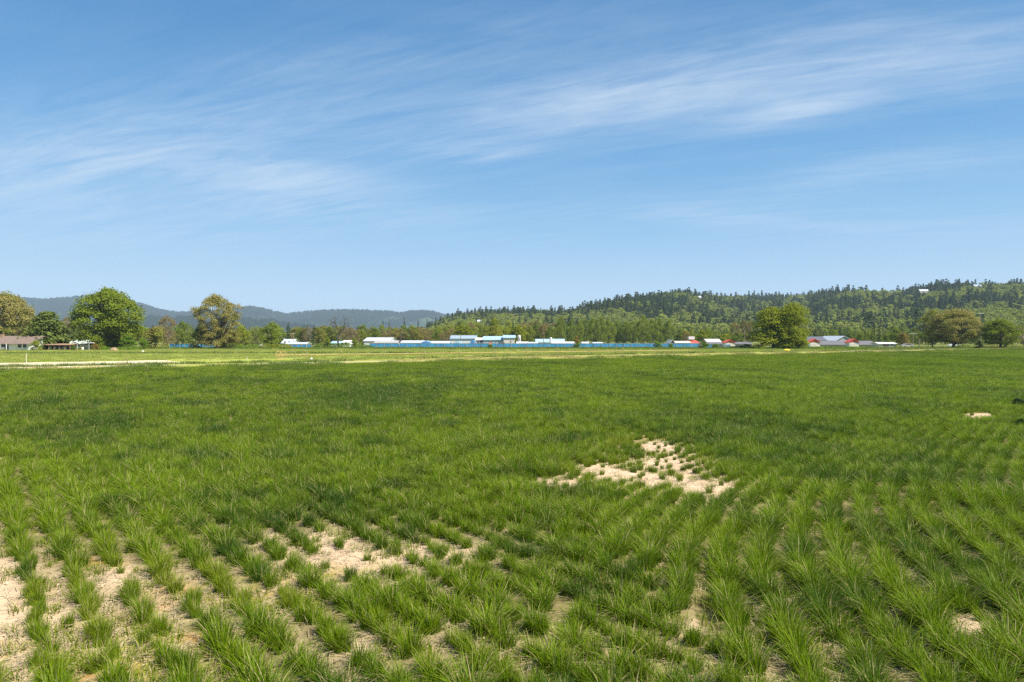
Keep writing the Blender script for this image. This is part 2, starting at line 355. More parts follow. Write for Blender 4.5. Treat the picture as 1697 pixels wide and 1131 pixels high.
for k, (o0, w, x0, x1, jg) in enumerate([(21, 17, -150, -45, 3.5), (11, 4.5, -150, -42, 1.5), (9, 2.2, -40, -12, 1.5), (15, 4.0, 84, 150, 3)]):
    n, f = lane(o0, w, x0, x1, jg, k * 3)
    strip("dirt_track", M_sand, n, f, .022 + k * .004)

# ------------------------------------------------------------------ grass tufts, instanced as one mass
def tuft_mesh(name, mat, rng, n, rad, hmin, hmax, width, lean, seg=3, square=0.0, droop=.5):
    if square: bx = rng.uniform(-square, square, n); by = rng.uniform(-square, square, n); a = rng.uniform(0, 2 * np.pi, n)
    else:
        a = rng.uniform(0, 2 * np.pi, n); r = rad * np.sqrt(rng.uniform(0, 1, n)); bx = r * np.cos(a); by = r * np.sin(a); a = a + rng.normal(0, .5, n)
    h = rng.uniform(hmin, hmax, n); ln = lean * rng.uniform(.1, 1, n) ** 1.1 * h
    if not square: h = h * (1.05 - .35 * (np.hypot(bx, by) / max(rad, .01)))
    dx = np.cos(a); dy = np.sin(a); wd = a + np.pi / 2 + rng.normal(0, .7, n); w = width * rng.uniform(.7, 1.3, n)
    V = np.zeros((n, seg + 1, 2, 3)); ts = np.linspace(0, 1, seg + 1)
    for i, t in enumerate(ts):
        off = ln * (t ** 1.8); z = h * (t - droop * .45 * t ** 3 * (ln / h))
        ww = w * (1 - t ** 2 * .92) * .5
        for s, sg in ((0, -1), (1, 1)):
            V[:, i, s, 0] = bx + dx * off + sg * ww * np.cos(wd); V[:, i, s, 1] = by + dy * off + sg * ww * np.sin(wd); V[:, i, s, 2] = z - .02 * (t == 0)
    b = np.arange(n)[:, None] * (seg + 1) * 2; k = np.arange(seg)[None] * 2
    q = (b + k)[..., None] + np.array([0, 1, 3, 2]); me = mesh_np(name, V.reshape(-1, 3), q.reshape(-1, 4), [mat], True)
    me.attributes.new('blade', 'FLOAT', 'POINT').data.foreach_set('value', np.repeat(rng.uniform(0, 1, n), (seg + 1) * 2).astype(np.float32))
    me.attributes.new('tip', 'FLOAT', 'POINT').data.foreach_set('value', np.tile(np.repeat(ts, 2), n).astype(np.float32))
    return me
def scatter(name, P, rotz, scl, idx, tint, meshes, tilt=None):
    me = bpy.data.meshes.new(name); n = len(P); me.vertices.add(n); me.vertices.foreach_set('co', np.asarray(P, np.float32).ravel())
    rot = np.zeros((n, 3), np.float32); rot[:, 2] = rotz
    if tilt is not None: rot[:, 0] = tilt[:, 0]; rot[:, 1] = tilt[:, 1]
    me.attributes.new('rot', 'FLOAT_VECTOR', 'POINT').data.foreach_set('vector', rot.ravel())
    me.attributes.new('scl', 'FLOAT_VECTOR', 'POINT').data.foreach_set('vector', np.asarray(scl, np.float32).ravel())
    me.attributes.new('idx', 'INT', 'POINT').data.foreach_set('value', np.asarray(idx, np.int32))
    me.attributes.new('tint', 'FLOAT', 'POINT').data.foreach_set('value', np.asarray(tint, np.float32))
    o = link(name, me); src = bpy.data.collections.new(name + "_source")
    for i, m in enumerate(meshes): src.objects.link(bpy.data.objects.new("%s_kind_%02d" % (name, i), m))
    ng = bpy.data.node_groups.new(name + "_nodes", 'GeometryNodeTree')
    ng.interface.new_socket("Geometry", in_out='INPUT', socket_type='NodeSocketGeometry'); ng.interface.new_socket("Geometry", in_out='OUTPUT', socket_type='NodeSocketGeometry')
    N = ng.nodes.new; L = ng.links.new; gi = N('NodeGroupInput'); go = N('NodeGroupOutput'); ip = N('GeometryNodeInstanceOnPoints')
    ci = N('GeometryNodeCollectionInfo'); ci.inputs['Collection'].default_value = src; ci.inputs['Separate Children'].default_value = True; ci.inputs['Reset Children'].default_value = True
    def na(nm, tp): a = N('GeometryNodeInputNamedAttribute'); a.data_type = tp; a.inputs[0].default_value = nm; return a.outputs[0]
    L(gi.outputs[0], ip.inputs['Points']); L(ci.outputs[0], ip.inputs['Instance']); ip.inputs['Pick Instance'].default_value = True
    L(na('idx', 'INT'), ip.inputs['Instance Index']); e2r = N('FunctionNodeEulerToRotation'); L(na('rot', 'FLOAT_VECTOR'), e2r.inputs[0]); L(e2r.outputs[0], ip.inputs['Rotation'])
    L(na('scl', 'FLOAT_VECTOR'), ip.inputs['Scale']); L(ip.outputs[0], go.inputs[0])
    md = o.modifiers.new("scatter", 'NODES'); md.node_group = ng
    return o

def crop():
    rng = np.random.default_rng(11)
    # row tufts up to 40 m
    K = []; Y = np.concatenate([np.arange(1.5, 22, .15), np.arange(22, 42, .22), np.arange(42, 76, .36)])
    pts = []
    for side in (0, 1):
        sp = RS / math.cos(R(38)) if side == 0 else RS / .90
        lo, hi = (-75, 110) if side == 0 else (-110, 75)
        ks = np.arange(int(lo / sp), int(hi / sp) + 1)
        KK, YY = np.meshgrid(ks, Y); YY = YY + rng.uniform(-.09, .09, YY.shape)
        XX = KK * sp - AZL * YY if side == 0 else KK * sp + FR(YY)
        XX = XX + rng.normal(0, .055, XX.shape) + (fbm(XX * .3, YY * .3, 41) - .5) * .28
        fill = rng.uniform(0, 1, XX.shape) < np.clip(.05 + .5 * (YY - 17) / 12, .05, .5) * (1 - .9 * np.clip(field(THIN[:4], XX, YY) * 1.3, 0, 1))
        XX = XX + fill * rng.uniform(-.5, .5, XX.shape) * sp
        ok = (XX < seam(YY)) if side == 0 else (XX >= seam(YY))
        ok &= (np.abs(XX) < YY * .98 + 3) & (YY < EDGE(XX) - .5)
        pts.append(np.stack([XX[ok], YY[ok]], 1))
    P = np.concatenate(pts); x, y = P.T
    n1 = fbm(x * .9, y * .9, 3); n2 = fbm(x * .25, y * .25, 9)
    bare = field(BARE, x, y); thin = field(THIN, x, y)
    rough = bare + (n1 - .5) * .9 + (fbm(x * 2.6, y * 2.6, 33) - .5) * .7
    keep = (rough < .62) & (rng.uniform(0, 1, len(x)) > thin * .22)
    keep |= (rng.uniform(0, 1, len(x)) < .20) & (bare > .4) & (bare < 1.08)
    x, y, n1, n2, bare, thin = [a[keep] for a in (x, y, n1, n2, bare, thin)]
    s_ = 0; st_ = fbm(x * .35 + y * .1, y * .06, 44, 3); s = (.60 + .30 * n2 + .50 * st_ + rng.uniform(-.16, .16, len(x)) + (n1 - .5) * .35) * (1 - .42 * np.clip(bare, 0, 1)) * (1 - .20 * thin)
    s *= np.interp(y, [6, 14, 30], [.95, .98, 1.0]); wide = np.interp(y, [22, 42, 75], [1, 1.2, 1.5]) * (1.30 - .34 * np.clip(thin * 1.6 + bare * 1.2, 0, 1))
    near = np.clip(1 - y / 40, 0, 1)
    z = near * .06
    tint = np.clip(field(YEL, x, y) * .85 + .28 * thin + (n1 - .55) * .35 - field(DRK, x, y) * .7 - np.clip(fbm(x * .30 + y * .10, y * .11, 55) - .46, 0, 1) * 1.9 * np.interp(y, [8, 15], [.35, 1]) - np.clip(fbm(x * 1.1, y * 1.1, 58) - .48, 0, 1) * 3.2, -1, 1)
    # the crop leans in broad swaths
    ax = (fbm(x * .12, y * .12, 21) - .5) * .7 + .06; ay = (fbm(x * .12, y * .12, 22) - .5) * .7
    tl = np.stack([ay + rng.normal(0, .08, len(x)), ax + rng.normal(0, .08, len(x))], 1)
    meshes = [tuft_mesh("tuft", M_crop, rng, 200, .095, .15 + .03 * (i % 2), .38 + .035 * (i % 4), .0068, .46 + .12 * (i % 4), 4) for i in range(14)]
    # small tufts, weeds between rows
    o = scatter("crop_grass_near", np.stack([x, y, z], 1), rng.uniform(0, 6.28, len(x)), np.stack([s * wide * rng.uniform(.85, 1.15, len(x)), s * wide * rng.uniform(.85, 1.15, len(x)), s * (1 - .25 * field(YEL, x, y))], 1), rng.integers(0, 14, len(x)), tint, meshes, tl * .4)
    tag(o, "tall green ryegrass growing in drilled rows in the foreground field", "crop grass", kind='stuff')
    # weeds and fallen straw between rows
    n = 15000; yy = rng.uniform(0, 1, n) ** .8 * 32 + 4; xx = rng.uniform(-1, 1, n) * (yy * .85 + 1)
    ph = phase(xx, yy); fr = np.abs(ph - np.round(ph)); ok = (rng.uniform(0, 1, n) < .75 - .3 * field(THIN, xx, yy)) | (field(BARE, xx, yy) > .3)
    ok &= (field(BARE, xx, yy) < .7) | (rng.uniform(0, 1, n) < .12)
    xx, yy = xx[ok], yy[ok]; n = len(xx)
    wm = [tuft_mesh("weed", M_crop, rng, 34, .10, .05, .17, .008, .9, 3) for _ in range(5)]
    ti = np.clip(.25 + field(YEL, xx, yy) + rng.normal(0, .15, n), 0, .95)
    o = scatter("low_weeds", np.stack([xx, yy, np.clip(1 - yy / 40, 0, 1) * .05], 1), rng.uniform(0, 6.28, n), np.repeat(rng.uniform(.6, 1.5, n)[:, None], 3, 1), rng.integers(0, 5, n), ti, wm)
    tag(o, "sparse low yellow-green weeds in the sandy gaps between crop rows", "weeds", kind='stuff')
    def straw_mesh():
        k = 26; c = rng.uniform(-.35, .35, (k, 2)); a = rng.uniform(0, 3.14, k); l = rng.uniform(.05, .22, k); w = .004
        d = np.stack([np.cos(a), np.sin(a)], 1); q = np.stack([-d[:, 1], d[:, 0]], 1) * w; V = np.zeros((k, 4, 3)); zz = rng.uniform(.004, .03, k)
        for i, (s1, s2) in enumerate(((-1, -1), (1, -1), (1, 1), (-1, 1))): V[:, i, :2] = c + d * (l * .5 * s1)[:, None] + q * s2; V[:, i, 2] = zz + s1 * .006
        return mesh_np("straw", V.reshape(-1, 3), np.arange(k * 4).reshape(-1, 4), [M_straw])
    n = 3800; yy = rng.uniform(0, 1, n) ** .8 * 22 + 4; xx = rng.uniform(-1, 1, n) * (yy * .85 + 1); ok = rng.uniform(0, 1, n) < .25 + field(THIN, xx, yy) + field(BARE, xx, yy); xx, yy = xx[ok], yy[ok]; n = len(xx)
    o = scatter("fallen_straw", np.stack([xx, yy, np.clip(1 - yy / 40, 0, 1) * .075], 1), rng.uniform(0, 6.28, n), np.ones((n, 3)), rng.integers(0, 4, n), np.zeros(n), [straw_mesh() for _ in range(4)])
    tag(o, "dry straw litter lying on the bare sandy soil", "straw", kind='stuff')
    def clod():
        k = 40; V = []; Fc = []
        for i in range(k):
            c = np.array([rng.uniform(-.4, .4), rng.uniform(-.4, .4), .0]); r = rng.uniform(.006, .026) * rng.uniform(.5, 1); b = len(V)
            for q in ((1, 0, 0), (0, 1, 0), (-1, 0, 0), (0, -1, 0), (0, 0, .8), (0, 0, -.4)): V.append(c + np.array(q) * r * rng.uniform(.6, 1.3))
            Fc += [(b, b + 1, b + 4), (b + 1, b + 2, b + 4), (b + 2, b + 3, b + 4), (b + 3, b, b + 4)]
        return mesh_np("clod", np.array(V), np.array(Fc), [M_clod])
    n = 1500; yy = rng.uniform(0, 1, n) ** .8 * 22 + 4; xx = rng.uniform(-1, 1, n) * (yy * .85 + 1); ok = rng.uniform(0, 1, n) < .1 + field(THIN, xx, yy) + field(BARE, xx, yy); xx, yy = xx[ok], yy[ok]; n = len(xx)
    o = scatter("soil_clods", np.stack([xx, yy, np.clip(1 - yy / 40, 0, 1) * .045 + .03 * np.clip(1 - yy / 40, 0, 1) * np.cos(2 * np.pi * phase(xx, yy)) + .006], 1), rng.uniform(0, 6.28, n), np.ones((n, 3)), rng.integers(0, 4, n), np.zeros(n), [clod() for _ in range(4)])
    tag(o, "small sandy clods lying on the bare soil", "soil clods", kind='stuff')
    # middle distance, 41 to 110 m
    def band(nm, y0, y1, step, meshes, lab, smul):
        g = np.arange(-150, 240, step); h = np.arange(y0, y1, step); X, Yg = np.meshgrid(g, h)
        X = X + rng.uniform(-.5, .5, X.shape) * step; Yg = Yg + rng.uniform(-.5, .5, X.shape) * step
        ok = (np.abs(X) < Yg * .92 + 4) & (Yg < EDGE(X) - .3); x, y = X[ok], Yg[ok]
        ok = (field(BARE, x, y) + (fbm(x, y, 3) - .5) * .6) < .6; x, y = x[ok], y[ok]; n = len(x)
        s = (.45 + .4 * fbm(x * .12, y * .12, 4) + .6 * fbm(x * .14 + y * .04, y * .03, 44, 3) + rng.uniform(-.12, .12, n)) * smul * np.interp(EDGE(x) - y, [0, 4], [.6, 1])
        ti = np.clip(field(YEL, x, y) + (fbm(x * .3, y * .3, 8) - .55) * .5 - np.clip(fbm(x * .14 + y * .04, y * .055, 56) - .44, 0, 1) * 1.8 - np.clip(fbm(x * .7, y * .7, 58) - .48, 0, 1) * 2.5, -1, 1)
        tl = np.stack([(fbm(x * .1, y * .1, 22) - .5) * .6, (fbm(x * .1, y * .1, 21) - .5) * .6], 1)
        o = scatter(nm, np.stack([x, y, np.zeros(n)], 1), rng.uniform(0, 6.28, n), np.stack([np.full(n, 1.), np.full(n, 1.), s], 1), rng.integers(0, len(meshes), n), ti, meshes, None)
        tag(o, lab, "crop grass", kind='stuff')
    band("crop_grass_middle", 74, 112, .6, [tuft_mesh("patch", M_crop, rng, 95, 0, .22, .46, .018, .8, 3, .46) for _ in range(7)], "dense dark green crop grass across the middle of the field", .95)
    band("crop_grass_far", 112, 255, 1.3, [tuft_mesh("far_patch", M_crop, rng, 230, 0, .22, .46, .034, .8, 2, .95) for _ in range(5)], "dense green crop grass at the far side of the field", .95)
    # short pasture grass, dry verge, dark verge lines
    def area(nm, lab, mesh_list, pts, smin, smax, cat="grass"):
        n = len(pts); x, y = pts.T
        s = rng.uniform(smin, smax, n); o = scatter(nm, np.stack([x, y, np.full(n, .005)], 1), rng.uniform(0, 6.28, n), np.stack([np.ones(n), np.ones(n), s], 1), rng.integers(0, len(mesh_list), n), np.zeros(n), mesh_list)
        tag(o, lab, cat, kind='stuff')
    def uni(n, fn):
        x = rng.uniform(-260, 270, n); y = rng.uniform(60, 262, n); ok = fn(x, y) & (np.abs(x) < y * .88 + 5); return np.stack([x[ok], y[ok]], 1)
    def onsand(x, y):
        o = y - EDGE(x); return ((x < -36) & ((np.abs(o - 29.5) < 8.5) | (np.abs(o - 13.2) < 2.3))) | ((x >= -36) & (x < -12) & (np.abs(o - 10) < 1.1)) | ((x > 84) & (x < 150) & (np.abs(o - 17.2) < 2.3))
    pm = [tuft_mesh("pasture_patch", M_past, rng, 120, 0, .10, .22, .045, .7, 2, 1.1) for _ in range(5)]
    area("pasture_grass", "short yellow-green pasture grass beyond the crop", pm, uni(30000, lambda x, y: (y > EDGE(x) + offA(x)) & ~onsand(x, y)), .5, 1.2)
    dm = [tuft_mesh("dry_patch", M_dry, rng, 60, 0, .15, .45, .03, .7, 2, .8) for _ in range(5)]
    area("dry_verge_grass", "straw-coloured dry grass along the far edge of the crop", dm, uni(26000, lambda x, y: (y > EDGE(x) + 2) & (y < EDGE(x) + offA(x)) & ~onsand(x, y) & (fbm(x * .15, y * .15, 31) > .46)), .5, 1.3)
    gm = [tuft_mesh("verge_patch", M_dkgr, rng, 70, 0, .2, .55, .04, .7, 2, .8) for _ in range(5)]
    area("rough_verge_grass", "darker rough grass in lines between the pasture strips and below the fence", gm,
         uni(60000, lambda x, y: ((np.abs(y - (157 + .02 * x + (fbm(x * .05, x * 0, 3) - .5) * 8)) < 2.2) & (x < -10) & (y > EDGE(x) + 30)) | ((y > EDGE(x) + offA(x)) & (np.abs(y - 214 - (fbm(x * .05, x * 0, 7) - .5) * 10) < 5) & (fbm(x * .2, y * .2, 5) > .42)) | ((y > 228) & (y < 250))
             | ((x > -36) & (np.abs(y - EDGE(x) - offA(x) - 1) < 1.5) & (fbm(x * .2, y * .2, 15) > .42)) | ((x < -36) & (np.abs(y - EDGE(x) - 18) < 2.2)) | ((y < EDGE(x) + 8) & (y > EDGE(x) - .5) & (fbm(x * .2, y * .2, 35) > .5))), .5, 1.2)
crop()

# ------------------------------------------------------------------ hills
SKY_R = np.array([(640, 575), (700, 545), (735, 524), (760, 517), (790, 514), (830, 512), (870, 511), (900, 512), (930, 513), (950, 509), (975, 502), (1000, 497), (1020, 493), (1050, 487), (1080, 484), (1115, 479),
                  (1150, 482), (1200, 487), (1250, 488), (1300, 487), (1340, 483), (1370, 478), (1400, 472), (1450, 474), (1500, 476), (1530, 469), (1560, 466), (1600, 463), (1650, 465), (1697, 465), (1800, 462), (2000, 470), (2300, 500)], float)
def ridge_Y(px): return np.interp(px, [640, 900, 1050, 1150, 1250, 1330, 1420, 1697, 2300], [1050, 1200, 1350, 1450, 1950, 1900, 1400, 1350, 1400])
def foot_Y(px): return np.interp(px, [640, 1000, 1400, 1697, 2300], [720, 760, 700, 640, 640])
def ridge_Z(px):
    Yr = ridge_Y(px); return np.maximum(CH + (HY - np.interp(px, SKY_R[:, 0], SKY_R[:, 1])) / F * Yr - np.interp(px, [735, 950, 1200], [15, 19, 25]), 0)
def hill_z(x, Y):
    px = px_of(x, Y); Yr = ridge_Y(px); Yf = foot_Y(px); t = np.clip((Y - Yf) / (Yr - Yf), 0, 1)
    base = ridge_Z(px) * (.45 * smooth(t) + .55 * t ** 1.1)
    gul = (fbm(x * .006, Y * .004, 61, 3) - .5) * 34 * np.sin(np.pi * t) * np.clip(ridge_Z(px) / 60, 0, 1)
    back = np.clip((Y - Yr) / 500, 0, 1)
    return np.maximum(base + gul, -1) * (1 - back * .8) - .5 * (Y < Yf)
def hill_mesh(name, px0, px1, npx, y0, y1, ny, fn, mat):
    px = np.linspace(px0, px1, npx); Yv = np.linspace(y0, y1, ny); PX, Y = np.meshgrid(px, Yv); X = (PX - CX) / F * Y
    Z = fn(X, Y); V = np.stack([X, Y, Z], -1).reshape(-1, 3)
    i, j = np.meshgrid(np.arange(npx - 1), np.arange(ny - 1)); a = (j * npx + i).ravel()
    return tag(link(name, mesh_np(name, V, np.stack([a, a + 1, a + 1 + npx, a + npx], 1), [mat], True)), kind='structure')
def hillmat(name, c1, c2, c3, sc):
    m, nt, out = newmat(name); L = nt.links.new; geo = nt.nodes.new('ShaderNodeNewGeometry'); P = geo.outputs['Position']
    c = mixc(nt, mrange(nt, nz(nt, P, sc, 6, .6), .40, .60), c1, c2); c = mixc(nt, mrange(nt, nz(nt, P, sc * .6, 3, .5), .60, .66), c, c3)
    b = nt.nodes.new('ShaderNodeBsdfDiffuse'); L(c, b.inputs[0])
    bp = nt.nodes.new('ShaderNodeBump'); bp.inputs['Distance'].default_value = 8; L(nz(nt, P, sc * 8, 5, .7), bp.inputs['Height']); L(bp.outputs[0], b.inputs['Normal'])
    L(b.outputs[0], out.inputs[0]); return m
hill_mesh("wooded_hill", 640, 2300, 180, 640, 2500, 80, hill_z, hillmat("hill_floor", (.035, .05, .018), (.06, .08, .03), (.09, .11, .03), .02))
SKY_F = np.array([(-900, 500), (-300, 480), (0, 490), (40, 494), (75, 496), (115, 493), (135, 490), (190, 492), (235, 504), (265, 513), (290, 517), (320, 517), (398, 511), (412, 508), (430, 510), (460, 517), (475, 521), (490, 518), (510, 516), (550, 514), (580, 513), (620, 515),
                  (660, 516), (700, 515), (715, 516), (735, 521), (800, 526), (900, 522), (1100, 524), (1500, 522)], float)
def far_z(x, Y):
    px = px_of(x, Y); Yr = 5600.; t = np.clip((Y - 4300) / (Yr - 4300), 0, 1)
    zr = CH + (HY - np.interp(px, SKY_F[:, 0], SKY_F[:, 1])) / F * Yr - 9
    z = zr * t ** .9 + (fbm(px * .03, Y * .0015, 71, 4) - .5) * 130 * np.sin(np.pi * t) ** .8
    return z * (1 - np.clip((Y - Yr) / 900, 0, 1) * .7)
def fore_z(x, Y):
    px = px_of(x, Y); Yr = 3700.; t = np.clip((Y - 3000) / (Yr - 3000), 0, 1)
    ry = 534 + 12 * np.sin(px * .011 + 1) + 14 * (fbm(px * .02, px * 0, 5) - .5) + np.clip((px - 450) / 20, 0, 10)
    zr = CH + (HY - ry) / F * Yr - 8
    return np.maximum(zr, 0) * t * (1 - np.clip((Y - Yr) / 600, 0, 1)) - 1
M_far = hillmat("mountain_forest", (.024, .046, .022), (.05, .078, .030), (.055, .082, .034), .0022)
hill_mesh("mountain", -700, 1500, 420, 4250, 6500, 70, far_z, M_far)
hill_mesh("foothill", -700, 900, 300, 2950, 4300, 40, fore_z, M_far)

# ------------------------------------------------------------------ trees
def leaf_quads(c, n, size, rng, asp=.75):
    n = n / np.maximum(np.linalg.norm(n, axis=1, keepdims=True), 1e-6)
    a = np.cross(n, rng.normal(size=n.shape)); a /= np.maximum(np.linalg.norm(a, axis=1, keepdims=True), 1e-6); b = np.cross(n, a)
    s = (size * rng.uniform(.6, 1.35, len(c)))[:, None] * .5; a = a * s; b = b * s * asp
    V = np.stack([c - a - b * .3, c + a * .1 - b, c + a + b * .3, c - a * .1 + b], 1); return V.reshape(-1, 3)
def qmesh(name, V, mat): return mesh_np(name, V, np.arange(len(V)).reshape(-1, 4), [mat])
ENV = {'round': lambda t: np.sqrt(np.clip(1 - (2 * t - 1) ** 2, 0, 1)) ** .8, 'broad': lambda t: np.sqrt(np.clip(1 - ((t - .42) / .58) ** 2, .0, 1)) * (.75 + .25 * (t > .1)),
       'tall': lambda t: np.clip(np.sqrt(np.clip(1 - np.abs(2 * t - 1) ** 3.2, 0, 1)), .15, 1), 'cone': lambda t: (1 - t) ** .7 + .06,
       'dome': lambda t: np.sqrt(np.clip(1 - t ** 2.2, 0, 1)), 'mush': lambda t: np.interp(t, [0, .15, .35, .6, .8, 1], [.72, .85, .72, 1.0, .82, .25])}
def broadleaf(name, seed, env, base, nl, lr, nq, q, mat, bark, open_=0.0, trunk_r=.022, forks=9, lean=0, fat=1.0):
    """a unit tree: height 1, crown width 1. Returns (crown mesh, trunk mesh)"""
    rng = np.random.default_rng(seed)
    t = np.clip((np.arange(nl) + rng.uniform(0, 1, nl)) / nl, 0, 1) ** .85; ang = rng.uniform(0, 2 * np.pi, nl) ; rr = ENV[env](t) * .5
    rad = np.maximum(rr - lr * .55, 0) * np.where(rng.uniform(0, 1, nl) < .25 - .2 * open_, rng.uniform(.1, .6, nl), rng.uniform(.68, 1.10, nl))
    zc = base + t * (1 - base - lr * .7); C = np.stack([rad * np.cos(ang) + lean * (zc - .3), rad * np.sin(ang), zc], 1)
    lrs = lr * rng.uniform(.65, 1.25, nl); CV = []
    for i in range(nl):
        k = int(nq * (lrs[i] / lr) ** 2); d = rng.normal(size=(k, 3)); d /= np.linalg.norm(d, axis=1, keepdims=True); d[:, 2] = np.where(d[:, 2] < -.3, -d[:, 2] * .6, d[:, 2])
        r = lrs[i] * rng.uniform(.25, 1, k) ** .45 * (1 + .13 * rng.normal(size=k))
        sq = np.array([fat, fat, .92])
        p = C[i] + d * r[:, None] * sq; nn = d * .8 + np.array([0, 0, .35]) + rng.normal(size=(k, 3)) * .55
        CV.append(leaf_quads(p, nn, np.full(k, q), rng))
    crown = qmesh(name + "_crown", np.concatenate(CV), mat)
    mb = MB(); top = np.array([lean * .5, 0, min(.82, base + .55 * (1 - base))])
    p0 = [(0, 0, -.01), (.3 * top[0], .004, .33 * top[2]), (.65 * top[0] + .008, -.004, .66 * top[2]), tuple(top)]
    mb.tube(p0, [trunk_r * 1.25, trunk_r * .95, trunk_r * .65, trunk_r * .3], 7)
    sel = rng.permutation(nl)[:forks]
    for i in sel:
        c = C[i]; h0 = rng.uniform(max(.10, base * .75), max(.2, base * .75) + .25) * top[2] / .8; h0 = min(h0, c[2] * .85)
        s = np.array([top[0] * h0 / top[2], 0, h0]); m1 = s + (c - s) * .45 + np.array([0, 0, .03 * rng.normal()]) + np.array([(c - s)[0] * .12, (c - s)[1] * .12, -.02])
        mb.tube([tuple(s), tuple(m1), tuple(c)], [trunk_r * .5, trunk_r * .33, trunk_r * .12], 5)
        for _ in range(3 if open_ > .3 else 1):
            e = c + rng.normal(size=3) * lr * .9; e[2] = max(e[2], c[2] - .03); mb.tube([tuple(m1), tuple((m1 + e) / 2 + np.array([0, 0, .015])), tuple(e)], [trunk_r * .25, trunk_r * .16, trunk_r * .06], 4)
    return crown, mb.mesh(name + "_trunk", bark)
def bare_tree(name, seed, mat, bark, nq=700):
    rng = np.random.default_rng(seed); mb = MB(); tips = []
    def br(p, d, l, r, dep):
        d = d / np.linalg.norm(d); q = p + d * l * .5 + rng.normal(size=3) * l * .05; e = p + d * l + rng.normal(size=3) * l * .07
        mb.tube([tuple(p), tuple(q), tuple(e)], [r, r * .8, r * .6], 5 if dep < 2 else 3, False)
        if dep >= 5: tips.append(e); return
        tips.append(e) if dep > 2 else None
        for _ in range(3 if dep < 4 else 2):
            nd = d * .85 + rng.normal(size=3) * .55 + np.array([0, 0, .22]); br(e if _ else q, nd, l * rng.uniform(.62, .82), r * .58, dep + 1)
    br(np.array([0, 0, -.01]), np.array([.02, 0, 1.]), .27, .028, 0)
    T = np.array(tips); T = T[rng.integers(0, len(T), nq)] + rng.normal(size=(nq, 3)) * .018
    v = np.array(mb.v); mx = max(v[:, 2].max(), T[:, 2].max()); w = max(np.ptp(v[:, 0]), .1)
    sc = np.array([1 / w, 1 / w, 1 / mx]); mb.v = [tuple(a) for a in v * sc]
    return qmesh(name + "_crown", leaf_quads(T * sc, rng.normal(size=(nq, 3)), np.full(nq, .014), rng), mat), mb.mesh(name + "_trunk", bark)
def conifer(name, seed, mat, bark, levels=20, per=7, q=.05, base=.06, power=.85, droop=.35, nb=9, topw=.02, wide=.07):
    rng = np.random.default_rng(seed); CV = []
    for l in range(levels):
        t = (l + rng.uniform(0, .6)) / levels; z = base + (1 - base) * t; r = .5 * ((1 - t) ** power) + topw
        for b in range(per):
            a = rng.uniform(0, 2 * np.pi); rb = r * rng.uniform(.62, 1.12); s = np.sqrt(rng.uniform(.02, 1, nb)); p = np.stack([np.cos(a) * rb * s, np.sin(a) * rb * s, z - droop * rb * s ** 1.6 * .35 + rb * .06], 1)
            w = rng.normal(size=(nb, 3)) * wide * r * 2 * np.array([1, 1, .35]); p = p + w * (1 - .5 * s[:, None]); p[:, 2] = np.minimum(p[:, 2], 1)
            nn = np.tile([np.cos(a) * .5, np.sin(a) * .5, .8], (nb, 1)) + rng.normal(size=(nb, 3)) * .45
            CV.append(leaf_quads(p, nn, q * (.5 + r), rng, .6))
    mb = MB().tube([(0, 0, -.01), (0, 0, .5), (0, 0, .98)], [.03, .018, .003], 6)
    return qmesh(name + "_crown", np.concatenate(CV), mat), mb.mesh(name + "_trunk", bark)
def make_tree(kind, label, cat, px, Y, top_py, wpx, proto, mat=None, group=None, rz=0.0, z0=0.0, bark=None, ground=None):
    h = Zp(top_py, Y) - z0; w = wpx / F * Y; r = root(kind, label, cat, (Xp(px, Y), Y, z0), group, rz)
    h = (h + .2) * (.965 if h > 9 else 1)
    cr = link("crown", proto[0], r); tk = link("trunk", proto[1], r)
    for o in (cr, tk): o.scale = (w, w, h)
    if mat: cr.material_slots[0].link = 'OBJECT'; cr.material_slots[0].material = mat
    if bark: tk.material_slots[0].link = 'OBJECT'; tk.material_slots[0].material = bark
    return r

# single trees round the field
T_big = broadleaf("big_poplar", 3, 'broad', .02, 125, .135, 260, .026, G_fresh, M_bark, .05, .024, 8)
T_oak = broadleaf("spreading_oak", 8, 'mush', .03, 112, .095, 190, .020, G_olive, M_bark, .8, .026, 26)
T_olv = broadleaf("budding_tree", 17, 'broad', .04, 110, .125, 220, .024, G_brown, M_bark, .6, .022, 18)
T_clA = broadleaf("dense_tree", 23, 'dome', .0, 90, .15, 260, .028, G_yellow, M_bark, .2, .026, 12)
T_clB = broadleaf("dense_tree_tall", 29, 'tall', .0, 95, .155, 260, .028, G_yellow, M_bark, .2, .026, 12)
T_rt1 = broadleaf("leaning_tree", 31, 'round', .12, 115, .115, 210, .023, G_olive, M_bark, .6, .028, 20, .12)
T_rt3 = broadleaf("round_crown_tree", 37, 'broad', .12, 100, .12, 240, .025, G_fresh, M_bark, .4, .026, 16)
T_ced = conifer("broad_cedar", 41, G_cedar, M_bark, 15, 15, .075, .03, .62, .5, 30, .05, .16)
T_bare = bare_tree("bare_tree", 5, G_brown, M_bark)
T_bare2 = bare_tree("bare_tree_b", 12, G_brown, M_barkpale, 1800)
P_round = [broadleaf("valley_tree_%d" % i, 50 + i, e, .02, 42, .16, 120, .040, G_mid, M_bark, .2, .022, 7) for i, e in enumerate(['round', 'broad', 'dome', 'round', 'broad'])]
P_tall = [broadleaf("cottonwood_%d" % i, 60 + i, 'tall', .02, 46, .16, 120, .034, G_olive, M_bark, .3, .020, 8) for i in range(4)]
P_open = [broadleaf("light_tree_%d" % i, 70 + i, e, .08, 46, .125, 85, .034, G_brown, M_barkpale, .7, .020, 16) for i, e in enumerate(['round', 'broad', 'mush'])]
P_bush = [broadleaf("bush_%d" % i, 80 + i, 'dome', -.05, 26, .19, 120, .055, G_hedge, M_bark, .0, .02, 5) for i in range(4)]
